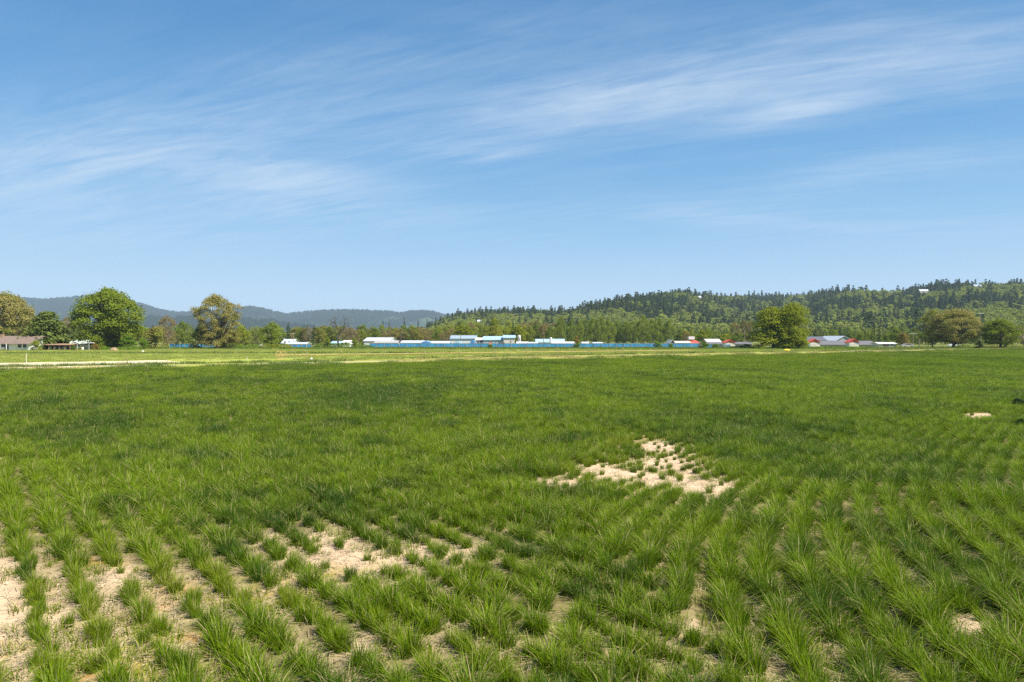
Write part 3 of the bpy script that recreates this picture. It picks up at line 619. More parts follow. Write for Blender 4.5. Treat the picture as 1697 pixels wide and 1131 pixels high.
P_con = [conifer("fir_%d" % i, 90 + i, G_dark, M_bark, 17, 7, .085, .05, .9, .4, 9) for i in range(3)]

make_tree("tree", "tall budding brown-green tree behind the farmhouse roof at the far left", "tree", 8, 232, 482, 92, T_olv, G_oak)
make_tree("cedar_tree", "broad dark evergreen with layered branches beside the farmhouse", "tree", 79, 204, 513, 76, T_ced)
make_tree("tree", "largest bright green round-crowned tree, right of the evergreen", "tree", 183, 214, 475, 110, T_big)
make_tree("tree", "big spreading olive-brown tree with open limbs standing alone before the blue mountains", "tree", 360, 222, 486, 82, T_oak, G_oak)
make_tree("tree", "left and lower tree of the dense yellow-green clump right of centre", "tree", 1281, 226, 506, 84, T_clA)
make_tree("tree", "right and taller tree of the dense yellow-green clump right of centre", "tree", 1313, 222, 502, 60, T_clB)
make_tree("tree", "olive-brown tree with a straight trunk, left of the leaning one at the right", "tree", 1545, 244, 512, 52, P_open[1], G_olive)
make_tree("tree", "olive-brown tree with a leaning trunk and wide crown at the right", "tree", 1580, 240, 511, 78, T_rt1, G_oak)
make_tree("tree", "low round bright green tree with a short trunk near the right edge", "tree", 1658, 232, 528, 62, T_rt3)
make_tree("tree", "pinkish bare-branched tree cut by the right edge of the view", "tree", 1697, 250, 534, 34, T_bare2)
make_tree("tree", "brown bare tree rising in front of the valley woods left of the white sheds", "tree", 561, 236, 520, 46, T_bare)

# smaller trees and bushes near the fence, each placed by eye
near = [
 ("tree", "reddish-brown twiggy tree between the big green tree and the spreading tree", 277, 262, 522, 30, P_open[0], G_brown),
 ("tree", "mid green tree just left of the big spreading tree", 303, 246, 530, 32, P_round[1], G_mid),
 ("tree", "dense green round tree right of the spreading tree", 450, 250, 533, 42, P_round[0], G_fresh),
 ("tree", "pale olive tree beside the dense green round one", 424, 256, 542, 32, P_open[1], G_pale),
 ("tree", "light yellow-green tree low beside the right skirt of the spreading tree", 400, 262, 540, 34, P_round[2], G_yellow),
 ("bush", "olive rounded bush at the right foot of the largest bright green tree", 258, 216, 543, 46, P_bush[0], G_olive),
 ("bush", "darker small bush tucked under the largest bright green tree", 236, 210, 562, 24, P_bush[1], G_hedge),
 ("bush", "olive bush under the left skirt of the spreading tree", 334, 224, 540, 36, P_bush[2], G_olive),
 ("bush", "brownish bush under the right skirt of the spreading tree", 380, 226, 544, 34, P_bush[3], G_brown),
 ("bush", "yellow-green clipped bush beside the farmhouse wall", 60, 190, 566, 20, P_bush[0], G_yellow),
 ("bush", "pale green bush in front of the largest bright green tree", 160, 206, 556, 30, P_bush[1], G_fresh),
 ("bush", "small dark bush between the carport and the white canopy", 122, 194, 573, 9, P_bush[3], G_hedge),
 ("bush", "reddish-brown bush right of the white canopy", 158, 198, 570, 13, P_bush[2], G_orange),
 ("bush", "bushy green shrub right under the right side of the largest tree", 212, 206, 556, 30, P_bush[3], G_hedge),
 ("bush", "bright green bush in front of the fence left of the bare tree's trunk", 543, 233, 562, 15, P_bush[0], G_fresh),
 ("bush", "bright green bush in front of the fence right of the bare tree's trunk", 587, 233, 560, 15, P_bush[1], G_fresh),
 ("bush", "small green bush at the foot of the red sign on the blue fence", 813, 236, 572, 12, P_bush[2], G_hedge),
 ("bush", "orange-brown sapling standing over the blue fence", 955, 240, 557, 12, P_bush[3], G_orange),
 ("bush", "low dark green bush at the foot of the orange-brown sapling", 957, 236, 570, 16, P_bush[0], G_hedge),
 ("bush", "green bramble clump before the fence under the cottonwood row", 1089, 234, 567, 22, P_bush[1], G_hedge),
 ("bush", "small bramble clump before the fence below the dark gabled hut", 1112, 234, 571, 12, P_bush[2], G_hedge),
 ("bush", "green bramble mound between the red-roofed barn and the white-roofed shed", 1166, 234, 567, 24, P_bush[3], G_hedge),
 ("bush", "low green bramble mound before the white-roofed shed", 1186, 233, 571, 16, P_bush[0], G_hedge),
 ("bush", "dark bush at the left foot of the dense yellow-green clump", 1237, 230, 571, 22, P_bush[1], G_hedge),
 ("bush", "tall yellow-green bush at the right foot of the dense clump", 1332, 218, 552, 16, P_bush[2], G_yellow),
 ("bush", "leafy yellow-green undergrowth between the two trunks of the dense clump", 1298, 219, 549, 40, P_bush[1], G_yellow),
 ("bush", "leafy yellow-green undergrowth below the left tree of the dense clump", 1262, 221, 553, 34, P_bush[3], G_yellow),
 ("weed_clump", "dark leafy weed clump standing in the crop at the right edge above the bare patch", 1688, 34.0, 667, 30, P_bush[0], G_dark),
 ("weed_clump", "smaller dark weed clump in the crop at the right edge below the other one", 1693, 27.0, 702, 22, P_bush[2], G_dark),
 ("bush", "very dark bush between the leaning tree and the low round tree", 1623, 226, 566, 15, P_bush[3], G_dark),
 ("bush", "small dark bush right of the short trunk of the low round tree", 1667, 228, 569, 9, P_bush[0], G_hedge),
 ("bush", "orange budding tree-like shrub behind the white container", 1496, 285, 551, 24, P_bush[1], G_orange),
]
for k, lab, px, Y, ty, w, pr, mt in near: make_tree(k, lab, k, px, Y, ty, w, pr, mt)
# low bramble hedges: long mounds of leaves
def hedge(label, px0, px1, Y, top, mat, seed):
    rng = np.random.default_rng(seed); x0, x1 = Xp(px0, Y), Xp(px1, Y); h = Zp(top, Y); n = int((x1 - x0) * 130)
    x = rng.uniform(x0, x1, n); env = np.clip(np.minimum(x - x0, x1 - x) / 3, .15, 1) * (.55 + .75 * fbm(x * .35, x * 0, seed))
    a = rng.uniform(0, np.pi, n); d = np.stack([rng.normal(size=n) * .3, -np.cos(a), np.sin(a)], 1); p = np.stack([x, Y + 1.3 * d[:, 1] * env * rng.uniform(.5, 1, n), h * np.maximum(d[:, 2] * env * rng.uniform(.75, 1.05, n), .02)], 1)
    me = qmesh("bramble_hedge", leaf_quads(p - np.array([(x0 + x1) / 2, Y, 0]), d * .8 + rng.normal(size=(n, 3)) * .5 + np.array([0, 0, .3]), np.full(n, .30), rng), mat)
    tag(link("bramble_hedge", me, loc=((x0 + x1) / 2, Y, 0)), label, "hedge")
for i, a in enumerate([("low bramble hedge under the spreading tree", 352, 440, 232, 570, G_hedge), ("bright lime-green bramble bank left of the first blue fence end", 425, 488, 228, 568.5, G_yellow),
          ("dark bramble hedge either side of the bare tree's trunk", 512, 625, 236, 569.5, G_hedge), ("low hedge at the foot of the barn left of the dense clump", 1190, 1245, 232, 573.5, G_hedge),
          ("low hedge running in front of the red-gabled stable", 1336, 1440, 226, 575, G_hedge), ("thin low hedge right of the red-gabled stable", 1445, 1545, 232, 575.5, G_olive),
          ("lime-green ground hedge beneath the leaning tree", 1575, 1616, 228, 570.5, G_fresh), ("low scrub hedge beyond the garden right of the house", 150, 240, 200, 575, G_hedge),
          ("low rough hedge beside the farmhouse garden", -60, 20, 186, 579, G_olive), ("small bramble hedge below the gap of the blue fence at centre", 985, 1005, 235, 571.5, G_hedge),
          ("thin scrub hedge near the right edge behind the round tree", 1600, 1760, 246, 573, G_olive)]): hedge(*a, 200 + i)

# the valley woods behind the buildings: every tree its own object
rngb = random.Random(4)
KM = {'g': ("mid green", P_round, G_mid), 'f': ("fresh green", P_round, G_fresh), 'o': ("olive", P_round, G_olive), 'b': ("brown budding", P_open, G_brown), 'y': ("yellow-green", P_round, G_yellow),
      'p': ("pale green", P_open, G_pale), 'c': ("dark conifer", P_con, G_dark), 't': ("tall olive cottonwood", P_tall, G_cotton), 'u': ("tall green cottonwood", P_tall, G_mid), 'l': ("light green conifer", P_con, G_cedar), 'r': ("orange budding", P_open, G_orange)}
ZONES = [  # px0, px1, top, jitter, kinds, width px, spacing px, place
 (-70, 135, 528, 7, 'ogbg', 24, 13, "behind the farmhouse and evergreen"),
 (135, 330, 537, 5, 'ogfpb', 22, 12, "behind the largest green tree"),
 (330, 470, 541, 4, 'oypgb', 22, 12, "behind the spreading tree"),
 (470, 600, 538, 3, 'obgbfco', 22, 10, "behind the brown bare tree"),
 (600, 745, 540, 3, 'ogbyob', 22, 10, "behind the long white sheds"),
 (745, 860, 536, 6, 'yobgyc', 24, 10, "behind the tall white farm buildings"),
 (860, 925, 532, 3, 'obtg', 22, 10, "behind the white silo and blue roofs"),
 (925, 1118, 526, 5, 'tttu', 21, 13, "in the cottonwood row over the blue fence"),
 (1118, 1245, 546, 4, 'fggyg', 22, 11, "behind the red-roofed barns"),
 (1340, 1480, 544, 5, 'gflgcfl', 20, 10, "behind the red-gabled stable"),
 (1480, 1640, 543, 6, 'gocgf', 22, 12, "behind the leaning tree"),
 (1640, 1790, 540, 6, 'gobgf', 22, 13, "at the right edge behind the round tree")]
ORD = ["first", "second", "third", "fourth", "fifth", "sixth", "seventh", "eighth", "ninth", "tenth"] + ["%dth" % i for i in range(11, 40)]
belt = []
for (a, b, top, jit, kinds, w, sp, place) in ZONES:
    for row, (Y, dt, nm) in enumerate(((345, 5, "front"), (520, 0, "rear"))):
        if 't' in kinds and row and a > 900: kinds = 'gug'; dt = 9; w = 17
        elif 't' in kinds and a > 900: dt = 0
        x = a + rngb.uniform(0, sp)
        while x < b:
            k = rngb.choice(kinds); ty = top + dt + rngb.uniform(-jit, jit) + (2 if k in 'bp' else 0) - (5 if k == 'c' else 0)
            ww = w * rngb.uniform(.8, 1.35) * (.55 if k in 'cl' else 1); belt.append((place, nm, k, x, Y + rngb.uniform(-35, 35), ty, ww)); x += sp * rngb.uniform(.8, 1.3) * (1.25 if row else 1)
extra = [("behind the brown bare tree", "front", 'c', 504, 330, 537, 9), ("behind the tall white farm buildings", "front", 'c', 850, 330, 528, 12), ("behind the tall white farm buildings", "front", 'y', 820, 335, 524, 26), ("behind the red-roofed barns", "front", 'r', 1136, 320, 549, 17),
         ("behind the long white sheds", "rear", 'c', 635, 640, 526, 8), ("behind the long white sheds", "rear", 'c', 645, 640, 527, 7), ("behind the long white sheds", "rear", 'c', 670, 640, 523, 9), ("behind the long white sheds", "rear", 'c', 693, 650, 528, 10), ("behind the long white sheds", "rear", 'c', 708, 650, 527, 10), ("behind the long white sheds", "rear", 'c', 722, 650, 525, 8),
         ("behind the red-roofed barns", "front", 'b', 1218, 330, 532, 20), ("behind the red-roofed barns", "front", 'b', 1232, 335, 530, 22), ("behind the red-roofed barns", "front", 'b', 1243, 330, 531, 18), ("behind the red-roofed barns", "front", 'f', 1172, 320, 546, 22),
         ("behind the red-gabled stable", "front", 'l', 1434, 300, 545, 12), ("behind the red-gabled stable", "front", 'l', 1446, 300, 540, 13), ("behind the red-gabled stable", "front", 'l', 1457, 295, 541, 17)]
belt += extra
cnt = {}
for (place, nm, k, x, Y, ty, ww) in sorted(belt, key=lambda q: q[3]):
    i = cnt.get((place, nm, k), 0); cnt[(place, nm, k)] = i + 1
    desc, protos, mat = KM[k]; pr = protos[rngb.randrange(len(protos))]
    kind = "conifer_tree" if k in 'cl' else "cottonwood_tree" if k in 'tu' else "valley_tree"
    make_tree(kind, "%s %s %s%s" % (ORD[i] + " from left," if False else ORD[i], desc if "con" in desc else desc + " tree", place, ", rear row" if nm == "rear" else ", front row"), "tree", x, Y, ty, ww, pr, mat, "trees of the valley woods", rngb.uniform(0, 6.28))

# ------------------------------------------------------------------ the wooded hillside (a mass of many thousands)
HOUSES = [(796, 533, 10, 900, "white house among the trees on the low left end of the wooded hill"), (1160, 493.5, 5, 1330, "small white house high in the wooded hill above the cottonwoods"),
          (1532, 482.5, 15, 1290, "long white house just below the ridge at the right"), (1620, 474.5, 14, 1320, "grey-roofed house at the top of the hill near the right edge"),
          (1553, 509.5, 6, 1120, "small white house half hidden behind the leaning tree on the hill"), (1495, 531, 8, 900, "red-brown house low on the hill left of the leaning tree")]
def small_decid(name, seed, mat):
    rng = np.random.default_rng(seed); n = 20; t = rng.uniform(0, 1, n); a = rng.uniform(0, 6.28, n); r = ENV['round'](t) * .38 * rng.uniform(.6, 1, n)
    C = np.stack([r * np.cos(a), r * np.sin(a), .12 + t * .76], 1); V = []
    for c in C:
        d = rng.normal(size=(26, 3)); d /= np.linalg.norm(d, axis=1, keepdims=True); d[:, 2] = np.abs(d[:, 2]) * .9 - .15
        V.append(leaf_quads(c + d * .15 * rng.uniform(.7, 1.1, (26, 1)), d + rng.normal(size=(26, 3)) * .4, np.full(26, .085), rng))
    return qmesh(name, np.concatenate(V), mat)
def hillside():
    rng = np.random.default_rng(77); meshes = [conifer("hf%d" % i, 300 + i, G_hillc, M_bark, 13, 7, .14, .03, .62 + .1 * (i % 2), .35, 6, .05, .09)[0] for i in range(4)] + [small_decid("hd%d" % i, 310 + i, G_hilld) for i in range(4)]
    n = 19000; px = rng.uniform(640, 2250, n); f = rng.uniform(0, 1, n); Yf = foot_Y(px) - 60; Yr = ridge_Y(px) + 60; Y = Yf + (Yr - Yf) * f ** .85
    x = (px - CX) / F * Y; z = hill_z(x, Y) - .5
    t = (Y - foot_Y(px)) / (ridge_Y(px) - foot_Y(px))
    dec = fbm(x * .016, Y * .012, 91, 3) + .24 * (rng.uniform(0, 1, n) - .5) + np.interp(t, [0, .15, .6, .95, 1.1], [.16, .06, .04, -.05, -.15]) + np.interp(px, [700, 1000, 1150, 1330, 1450, 1700], [.10, .06, .025, .03, .08, .085])
    isd = dec > .545; s = np.where(isd, rng.uniform(10, 21, n), rng.uniform(12, 22, n) + 12 * rng.uniform(0, 1, n) ** 4); sw = np.where(isd, s * rng.uniform(.8, 1.15, n), s * rng.uniform(.36, .54, n))
    k_ = np.interp(px, [735, 950, 1050], [.72, .85, 1]); s = s * k_; sw = sw * k_
    ok = np.ones(n, bool)
    for (hx, hy, hw, hY, _) in HOUSES: ok &= ~((np.abs(px - hx) < hw * .42 + 1) & (Y < hY + 10) & (CH + 0 * z + (HY - (hy + 1.5)) / F * Y < z + s * 1.0) & (z < CH + (HY - hy + 8) / F * Y))
    ok &= (ridge_Z(px) > 1) 
    x, Y, z, s, sw, isd = [q[ok] for q in (x, Y, z, s, sw, isd)]; n = len(x)
    o = scatter("hillside_forest", np.stack([x, Y, z], 1), rng.uniform(0, 6.28, n), np.stack([sw, sw, s], 1), np.where(isd, 4, 0) + rng.integers(0, 4, n), np.zeros(n), meshes)
    tag(o, "dense mixed forest of dark conifers and light green leafy trees covering the hill", "forest", kind='stuff')
    # far mountain woods
    ms = [conifer("ff%d" % i, 330 + i, G_farc, M_bark, 7, 5, .22, .0, .8, .3, 3)[0] for i in range(2)] + [small_decid("fd%d" % i, 340 + i, G_farc) for i in range(2)]
    n = 36000; px = rng.uniform(-350, 900, n); Y = 4300 + 1350 * rng.uniform(0, 1, n) ** .6; x = (px - CX) / F * Y; z = far_z(x, Y)
    k2 = 16000; px2 = rng.uniform(-350, 800, k2); Y2 = rng.uniform(3050, 3750, k2); x2 = (px2 - CX) / F * Y2; z2 = fore_z(x2, Y2)
    x = np.concatenate([x, x2]); Y = np.concatenate([Y, Y2]); z = np.concatenate([z, z2]); n = len(x)
    clear = fbm(x * .0022, Y * .0022, 5, 3) < .74; x, Y, z = x[clear], Y[clear], z[clear]; n = len(x); s = rng.uniform(9, 22, n) ; w = s * rng.uniform(.6, 1.2, n)
    o = scatter("mountain_forest", np.stack([x, Y, z - 1], 1), rng.uniform(0, 6.28, n), np.stack([w, w, s], 1), rng.integers(0, 4, n), np.zeros(n), ms)
    tag(o, "hazy blue forest covering the distant mountains", "forest", kind='stuff')
hillside()

# ------------------------------------------------------------------ buildings
M_white = plain("white_paint", (.66, .65, .62), .6, .05, .6)
M_wsteel = plain("white_steel", (.48, .51, .54), .5, .06, .5)
M_cream = plain("cream_wall", (.60, .55, .47), .7, .06, .6)
M_grey = plain("grey_wall", (.36, .35, .34), .7, .08, .8)
M_dkgrey = plain("dark_grey_wall", (.13, .125, .13), .7, .12, .8)
M_roofg = plain("grey_blue_roof", (.30, .37, .43), .5, .12, .6)
M_roofl = plain("light_blue_roof", (.36, .52, .62), .45, .10, .6)
M_roofbr = plain("brown_shingle", (.19, .135, .10), .9, .16, 1.2)
M_roofd = plain("dark_roof", (.10, .105, .12), .7, .12, .7)
M_red = plain("red_paint", (.55, .085, .05), .6, .10, .8)
M_glass = plain("dark_glass", (.03, .035, .045), .25, .1, 1)
M_door = plain("door_dark", (.11, .10, .10), .7, .1, 1)
M_blue = plain("blue_screen", (.05, .24, .44), .6, .45, .5, vscale=(1, 1, .3))
M_bluel = plain("blue_tarp", (.06, .22, .48), .5, .15, .5)
M_wood = plain("weathered_wood", (.33, .20, .12), .85, .15, 2)
M_steel = plain("galvanised_steel", (.45, .43, .38), .5, .12, 2)
M_rust = plain("rusty_pipe", (.58, .36, .14), .7, .2, 1.5)
M_rustd = plain("dull_gold_steel", (.42, .32, .16), .7, .2, 2)
M_stake = plain("weathered_stake", (.50, .45, .36), .8, .15, 3)
M_yellow = plain("yellow_cloth", (.70, .50, .03), .7, .1, 1)

def barn(name, label, px0, px1, Y, eave, ridge, depth, orient='side', wall=M_white, roof=M_roofg, doors=(), windows=(), gable=None, z0=0.0, cat="building", hang=.35, trim=None, group=None):
    """front wall at distance Y between two columns of the photograph; side: ridge runs left-right, end: the gable faces us"""
    x0, x1 = Xp(px0, Y), Xp(px1, Y); w = x1 - x0; he = Zp(eave, Y) - z0; hr = Zp(ridge, Y + (depth / 2 if orient == 'side' else 0)) - z0; hr = max(hr, he + .3)
    r = root(name, label, cat, ((x0 + x1) / 2, Y, z0), group); hw = w / 2; mb = MB()
    if orient == 'side': mb.prism([(0, 0), (depth, 0), (depth, he), (depth / 2, hr - .06), (0, he)], 0, -hw, hw)
    else: mb.prism([(-hw, 0), (hw, 0), (hw, he), (0, hr - .06), (-hw, he)], 1, 0, depth)
    mb.build("wall", wall, r)
    rb = MB(); th = .14
    if orient == 'side':
        sl = (hr - he) / (depth / 2); e = hang
        rb.prism([(-e, he - sl * e + .02), (depth / 2, hr + .02), (depth + e, he - sl * e + .02), (depth + e, he - sl * e + .02 + th), (depth / 2, hr + .02 + th), (-e, he - sl * e + .02 + th)], 0, -hw - e, hw + e)
    else:
        sl = (hr - he) / hw; e = hang
        rb.prism([(-hw - e, he - sl * e + .02), (0, hr + .02), (hw + e, he - sl * e + .02), (hw + e, he - sl * e + .02 + th), (0, hr + .02 + th), (-hw - e, he - sl * e + .02 + th)], 1, -e, depth + e)
    rb.build("roof", roof, r)
    if gable: MB().prism([(-hw + .02, he * .98), (hw - .02, he * .98), (0, hr - .12)], 1, -.05, -.01).build("gable_panel", gable, r)
    for (c, dw, dh, mt) in doors:
        xc = -hw + c * w; MB().box(xc - dw / 2, xc + dw / 2, -.07, -.012, .05, dh).build("door", mt, r)
    for (c, dw, zb, dh) in windows:
        xc = -hw + c * w; wn = MB().box(xc - dw / 2 - .09, xc + dw / 2 + .09, -.06, -.012, zb - .09, zb + dh + .09).build("window", M_white, r)
        MB().box(xc - dw / 2, xc + dw / 2, -.09, -.063, zb, zb + dh).build("pane", M_glass, wn)
    return r
W = lambda lst, dw=1.0, zb=1.1, dh=1.0: [(c, dw, zb, dh) for c in lst]
r = barn("farmhouse", "low farmhouse with brown shingle roof and pale walls at the far left", -46, 48, 194, 569.5, 558, 11, 'side', M_white, M_roofbr, [(.61, 1.1, 1.95, M_door)], [(.10, 1.5, .9, .95), (.30, 1.5, .9, .95), (.55, 1.0, .9, .95), (.84, 1.0, .75, 1.1), (.93, .9, .75, 1.1)], hang=.7)
MB().box(-1.2, 2.9, -1.7, -.75, .0, .14).build("porch", M_cream, r)
for xx in (-1.1, .9, 2.8): MB().box(xx - .07, xx + .07, -1.6, -1.46, .14, 1.95).build("post", M_white, r)
MB().box(-3.2, -2.5, 4.2, 4.9, 2.4, 4.6).build("chimney", M_wood, r)
# open carport with brown roof
Y = 198; x0, x1 = Xp(70.5, Y), Xp(117, Y); r = root("carport", "long low open lean-to with thin brown roof between farmhouse and white canopy", "shelter", ((x0 + x1) / 2, Y, 0)); hw = (x1 - x0) / 2
MB().prism([(-.3, 1.45), (3.2, 1.75), (3.2, 1.87), (-.3, 1.57)], 0, -hw, hw).build("roof", M_wood, r)
for i in range(6): MB().box(-hw + .15 + i * (2 * hw - .4) / 5, -hw + .27 + i * (2 * hw - .4) / 5, .0, .1, 0, 1.46).build("post", M_wood, r)
MB().box(-hw + .1, hw - .1, 3.0, 3.08, 0, 1.7).build("back_wall", M_dkgrey, r)
Y = 199; x0, x1 = Xp(127, Y), Xp(148, Y); r = root("canopy", "flat white canopy on posts in the garden right of the brown lean-to", "shelter", ((x0 + x1) / 2, Y, 0)); hw = (x1 - x0) / 2
MB().box(-hw, hw, 0, 2.6, 2.02, 2.18).build("roof", M_white, r)
for a in (-hw + .1, hw - .2):
    for b in (.1, 2.4): MB().box(a, a + .1, b, b + .1, 0, 2.02).build("post", M_steel, r)
MB().box(-hw + .3, hw - 1.1, 1.9, 1.96, 0, 1.5).build("back_panel", M_grey, r)
barn("garden_shed", "small shed with pale green-white roof behind the white canopy", 115, 147, 224, 570, 564, 6, 'side', M_grey, plain("pale_green_roof", (.50, .56, .44), .6, .08, 1), windows=W([.3, .7], .8))
rs = random.Random(9)
clut = [(74, "stacked brown crates at the left end of the lean-to", M_wood), (84, "pale barrel beneath the lean-to roof", M_cream), (92, "white storage bin beneath the middle of the lean-to", M_white), (100, "grey tank beneath the lean-to roof", M_grey), (108, "pale sacks piled at the right end of the lean-to", M_cream), (137, "pinkish tub beneath the white canopy", M_cream)]
for i, (px, lab, mt) in enumerate(clut):
    Y = 199.5; r = MB(); w = rs.uniform(.35, .6); h = rs.uniform(.7, 1.1)
    if i % 2: r.tube([(0, 0, 0), (0, 0, .08), (0, 0, h * .5), (0, 0, h * .92), (0, 0, h)], [w * .82, w * .9, w, w * .9, w * .8], 12)
    else:
        for k in range(3): r.box(-w + k * .04, w - k * .06, -w * .6, w * .6, h * k / 3 + .01, h * (k + 1) / 3 - .03)
    tag(r.build("storage_bin", mt, loc=(Xp(px, Y), Y, 0)), lab, "storage")

B = barn
B("farm_shed", "small pale gabled shed left of the blue fence end", 467, 485, 268, 569, 563, 8, 'side', M_white, M_wsteel, windows=W([.3, .7], .7))
B("farm_shed", "long low white shed with a thin roof behind the left blue fence end", 474, 507, 254, 570.6, 568.2, 6, 'side', M_white, M_wsteel, doors=[(.3, 1.2, 1.0, M_grey)])
B("farm_shed", "white shed peeping between the bare tree's trunk and left bush", 549, 564, 256, 569, 566.5, 6, 'side', M_white, M_roofl)
B("farm_shed", "white shed peeping right of the bare tree's trunk", 568, 579, 257, 568, 565, 6, 'side', M_white, M_white, windows=W([.5], .7))
B("farm_building", "large white-walled shed with grey roof, left of the long white row", 603, 646, 282, 565.6, 560.2, 16, 'side', M_white, M_wsteel)
B("farm_building", "lower white annex in front with a line of small dark windows", 621, 658, 262, 568.6, 565.4, 7, 'side', M_white, M_grey, windows=W([.15, .32, .5, .68, .86], .55, .95, .5))
B("farm_building", "third low white shed of the row with grey roof", 665, 701, 262, 568.6, 565.2, 8, 'side', M_white, M_wsteel, windows=W([.2, .42, .64, .86], .6, .95, .5))
B("farm_shed", "low white shed left of the tall white building", 713, 744, 256, 569.5, 566.2, 6, 'side', M_white, M_wsteel, windows=W([.3, .7], .6, .8, .5))
r = B("farm_building", "tall long white building with blue-grey roof and dark left gable", 746, 787, 276, 561.8, 556.8, 18, 'side', M_white, M_roofg, doors=[(.42, .35, 4.6, M_grey)])
MB().box(-5.05 - .35, -5.05, .3, 17.7, 0, 3.9).build("side_annex", M_dkgrey, r)
B("farm_building", "white link block with pipes between the two tall white buildings", 788, 802, 280, 564, 560.5, 10, 'side', M_wsteel, M_white, doors=[(.3, .8, 2.2, M_dkgrey)], windows=W([.65], .8, 1.7, .9))
B("farm_building", "white building with long light blue roof, middle of the tall group", 801, 838, 270, 563.8, 558.2, 15, 'side', M_wsteel, M_roofl, doors=[(.55, .12, 2.9, M_grey), (.85, .12, 2.9, M_grey)])
B("farm_building", "highest pale block with light blue roof at the right end of the tall group", 834.5, 853, 266, 560.3, 556.4, 14, 'side', M_cream, M_roofl, windows=W([.65], .4, 1.9, .4))
# silo
Y = 262; r = root("silo", "slim white silo tower with dark ladder right of the tall white buildings", "silo", (Xp(860.3, Y), Y, 0)); h = Zp(556, Y)
MB().tube([(0, 0, 0), (0, 0, h * .97), (0, 0, h)], [.62, .62, .4], 20).build("tank", M_white, r); m = MB()
for i in range(10): m.box(-.5, -.12, -.72, -.66, .3 + i * (h - .8) / 10, .38 + i * (h - .8) / 10)
m.box(-.52, -.46, -.72, -.66, 0, h * .92); m.box(-.16, -.10, -.72, -.66, 0, h * .92); m.build("ladder", M_dkgrey, r)
MB().box(.12, .40, -.66, -.60, h * .35, h * .8).build("stripe", M_dkgrey, r)
B("farm_shed", "low white shed at the foot of the silo", 857, 874, 254, 570, 567.2, 6, 'side', M_white, M_white)
B("greenhouse", "short light blue roofed shed, first right of the silo", 889, 899, 262, 567.5, 562.8, 8, 'side', M_white, M_roofl, doors=[(.5, 1.6, 1.2, M_dkgrey)])
B("greenhouse", "middle light blue roofed shed right of the silo", 903, 911, 262, 567.5, 562.8, 8, 'side', M_white, M_roofl)
B("greenhouse", "longest light blue roofed shed right of the silo", 915, 935, 262, 567.2, 562.6, 8, 'side', M_white, M_roofl, doors=[(.3, 1.2, 1.3, M_dkgrey)])
Y = 259; tag(MB().tube([(0, 0, 0), (0, 0, 3.4), (0, 0, 3.7)], [.5, .5, .25], 14).build("tank", M_white, loc=(Xp(912.8, Y), Y, 0)), "short white upright tank between two light blue roofs", "tank")
B("farm_shed", "low grey-lilac shed between silo and light blue roofs", 876, 890, 252, 570.4, 567.8, 5, 'side', M_grey, M_wsteel)
B("farm_shed", "bright white low shed with dark vehicle openings below the longest light blue roof", 916, 951, 253, 570.4, 567.3, 6, 'side', M_white, M_white, doors=[(.15, 1.3, 1.5, M_dkgrey), (.62, 1.0, 1.5, M_dkgrey)])
B("farm_shed", "small pale shed behind the blue fence below the cottonwoods, right of the sapling", 966, 975, 256, 570.5, 567.6, 5, 'side', M_white, M_white)
B("farm_shed", "greyish low shed with dark front below the cottonwoods", 984, 998, 256, 570, 568, 5, 'side', M_grey, M_wsteel, doors=[(.5, 2.2, 1.0, M_dkgrey)])
B("barn", "small dark brown gabled hut behind the blue fence", 1111.5, 1117.5, 256, 567.5, 563.8, 7, 'end', M_dkgrey, M_cream)
B("farm_shed", "low cream-roofed shed between the dark hut and the red-roofed barn", 1118, 1144, 258, 568.6, 566.2, 7, 'side', M_grey, M_cream, windows=W([.3, .6], .8, .8, .6))
r = B("barn", "red-roofed white barn with a white roof vent behind the blue fence", 1142.5, 1157.5, 262, 569.2, 565, 9, 'side', M_white, M_red, doors=[(.5, 1.4, 1.4, M_cream)])
MB().box(-1.1, 1.1, 3.2, 5.2, 2.9, 4.1).build("roof_vent", M_white, r)
B("barn", "white-roofed barn with red gable trim left of the dense clump", 1174, 1196, 268, 568.8, 562.8, 10, 'side', M_red, M_white)
B("stable", "small stable with red gable and white doors left of the dense clump", 1201.5, 1218, 255, 568.2, 564.0, 3.5, 'end', M_white, M_red, doors=[(.27, 1.5, 1.5, M_cream), (.73, 1.5, 1.5, M_cream)], gable=M_red)
B("farm_shed", "long low dark shed behind the small red-gabled stable", 1164, 1246, 266, 570.8, 567.6, 6, 'side', M_grey, M_dkgrey)
B("stable_block", "very long dark grey stable wall running between red-gabled ends", 1338, 1452, 258, 571.8, 565.8, 9, 'side', M_grey, M_dkgrey)
B("stable", "left red-gabled stable end with white doors right of the dense clump", 1341.5, 1358.5, 249, 567.6, 562.4, 3, 'end', M_white, M_red, doors=[(.28, 1.5, 1.5, M_cream), (.72, 1.5, 1.5, M_cream)], gable=M_red)
B("stable", "right red-gabled stable end with white doors", 1407, 1423, 249, 567.6, 562.4, 3, 'end', M_white, M_red, doors=[(.28, 1.5, 1.5, M_cream), (.72, 1.5, 1.5, M_cream)], gable=M_red)
B("barn", "big riding barn with dark roof behind the long stable", 1330, 1392, 290, 564.8, 558.6, 22, 'side', M_dkgrey, M_roofd)
B("barn", "pale grey gabled barn front above the long stable", 1386, 1412, 282, 564.8, 557.6, 18, 'end', M_grey, M_wsteel)
r = B("trailer", "pale cream mobile shed with a dark middle opening right of the stable", 1456, 1485, 250, 570.2, 568.2, 5, 'side', M_cream, M_white, doors=[(.42, 2.2, 1.2, M_dkgrey)], windows=W([.75], .8, .9, .5))
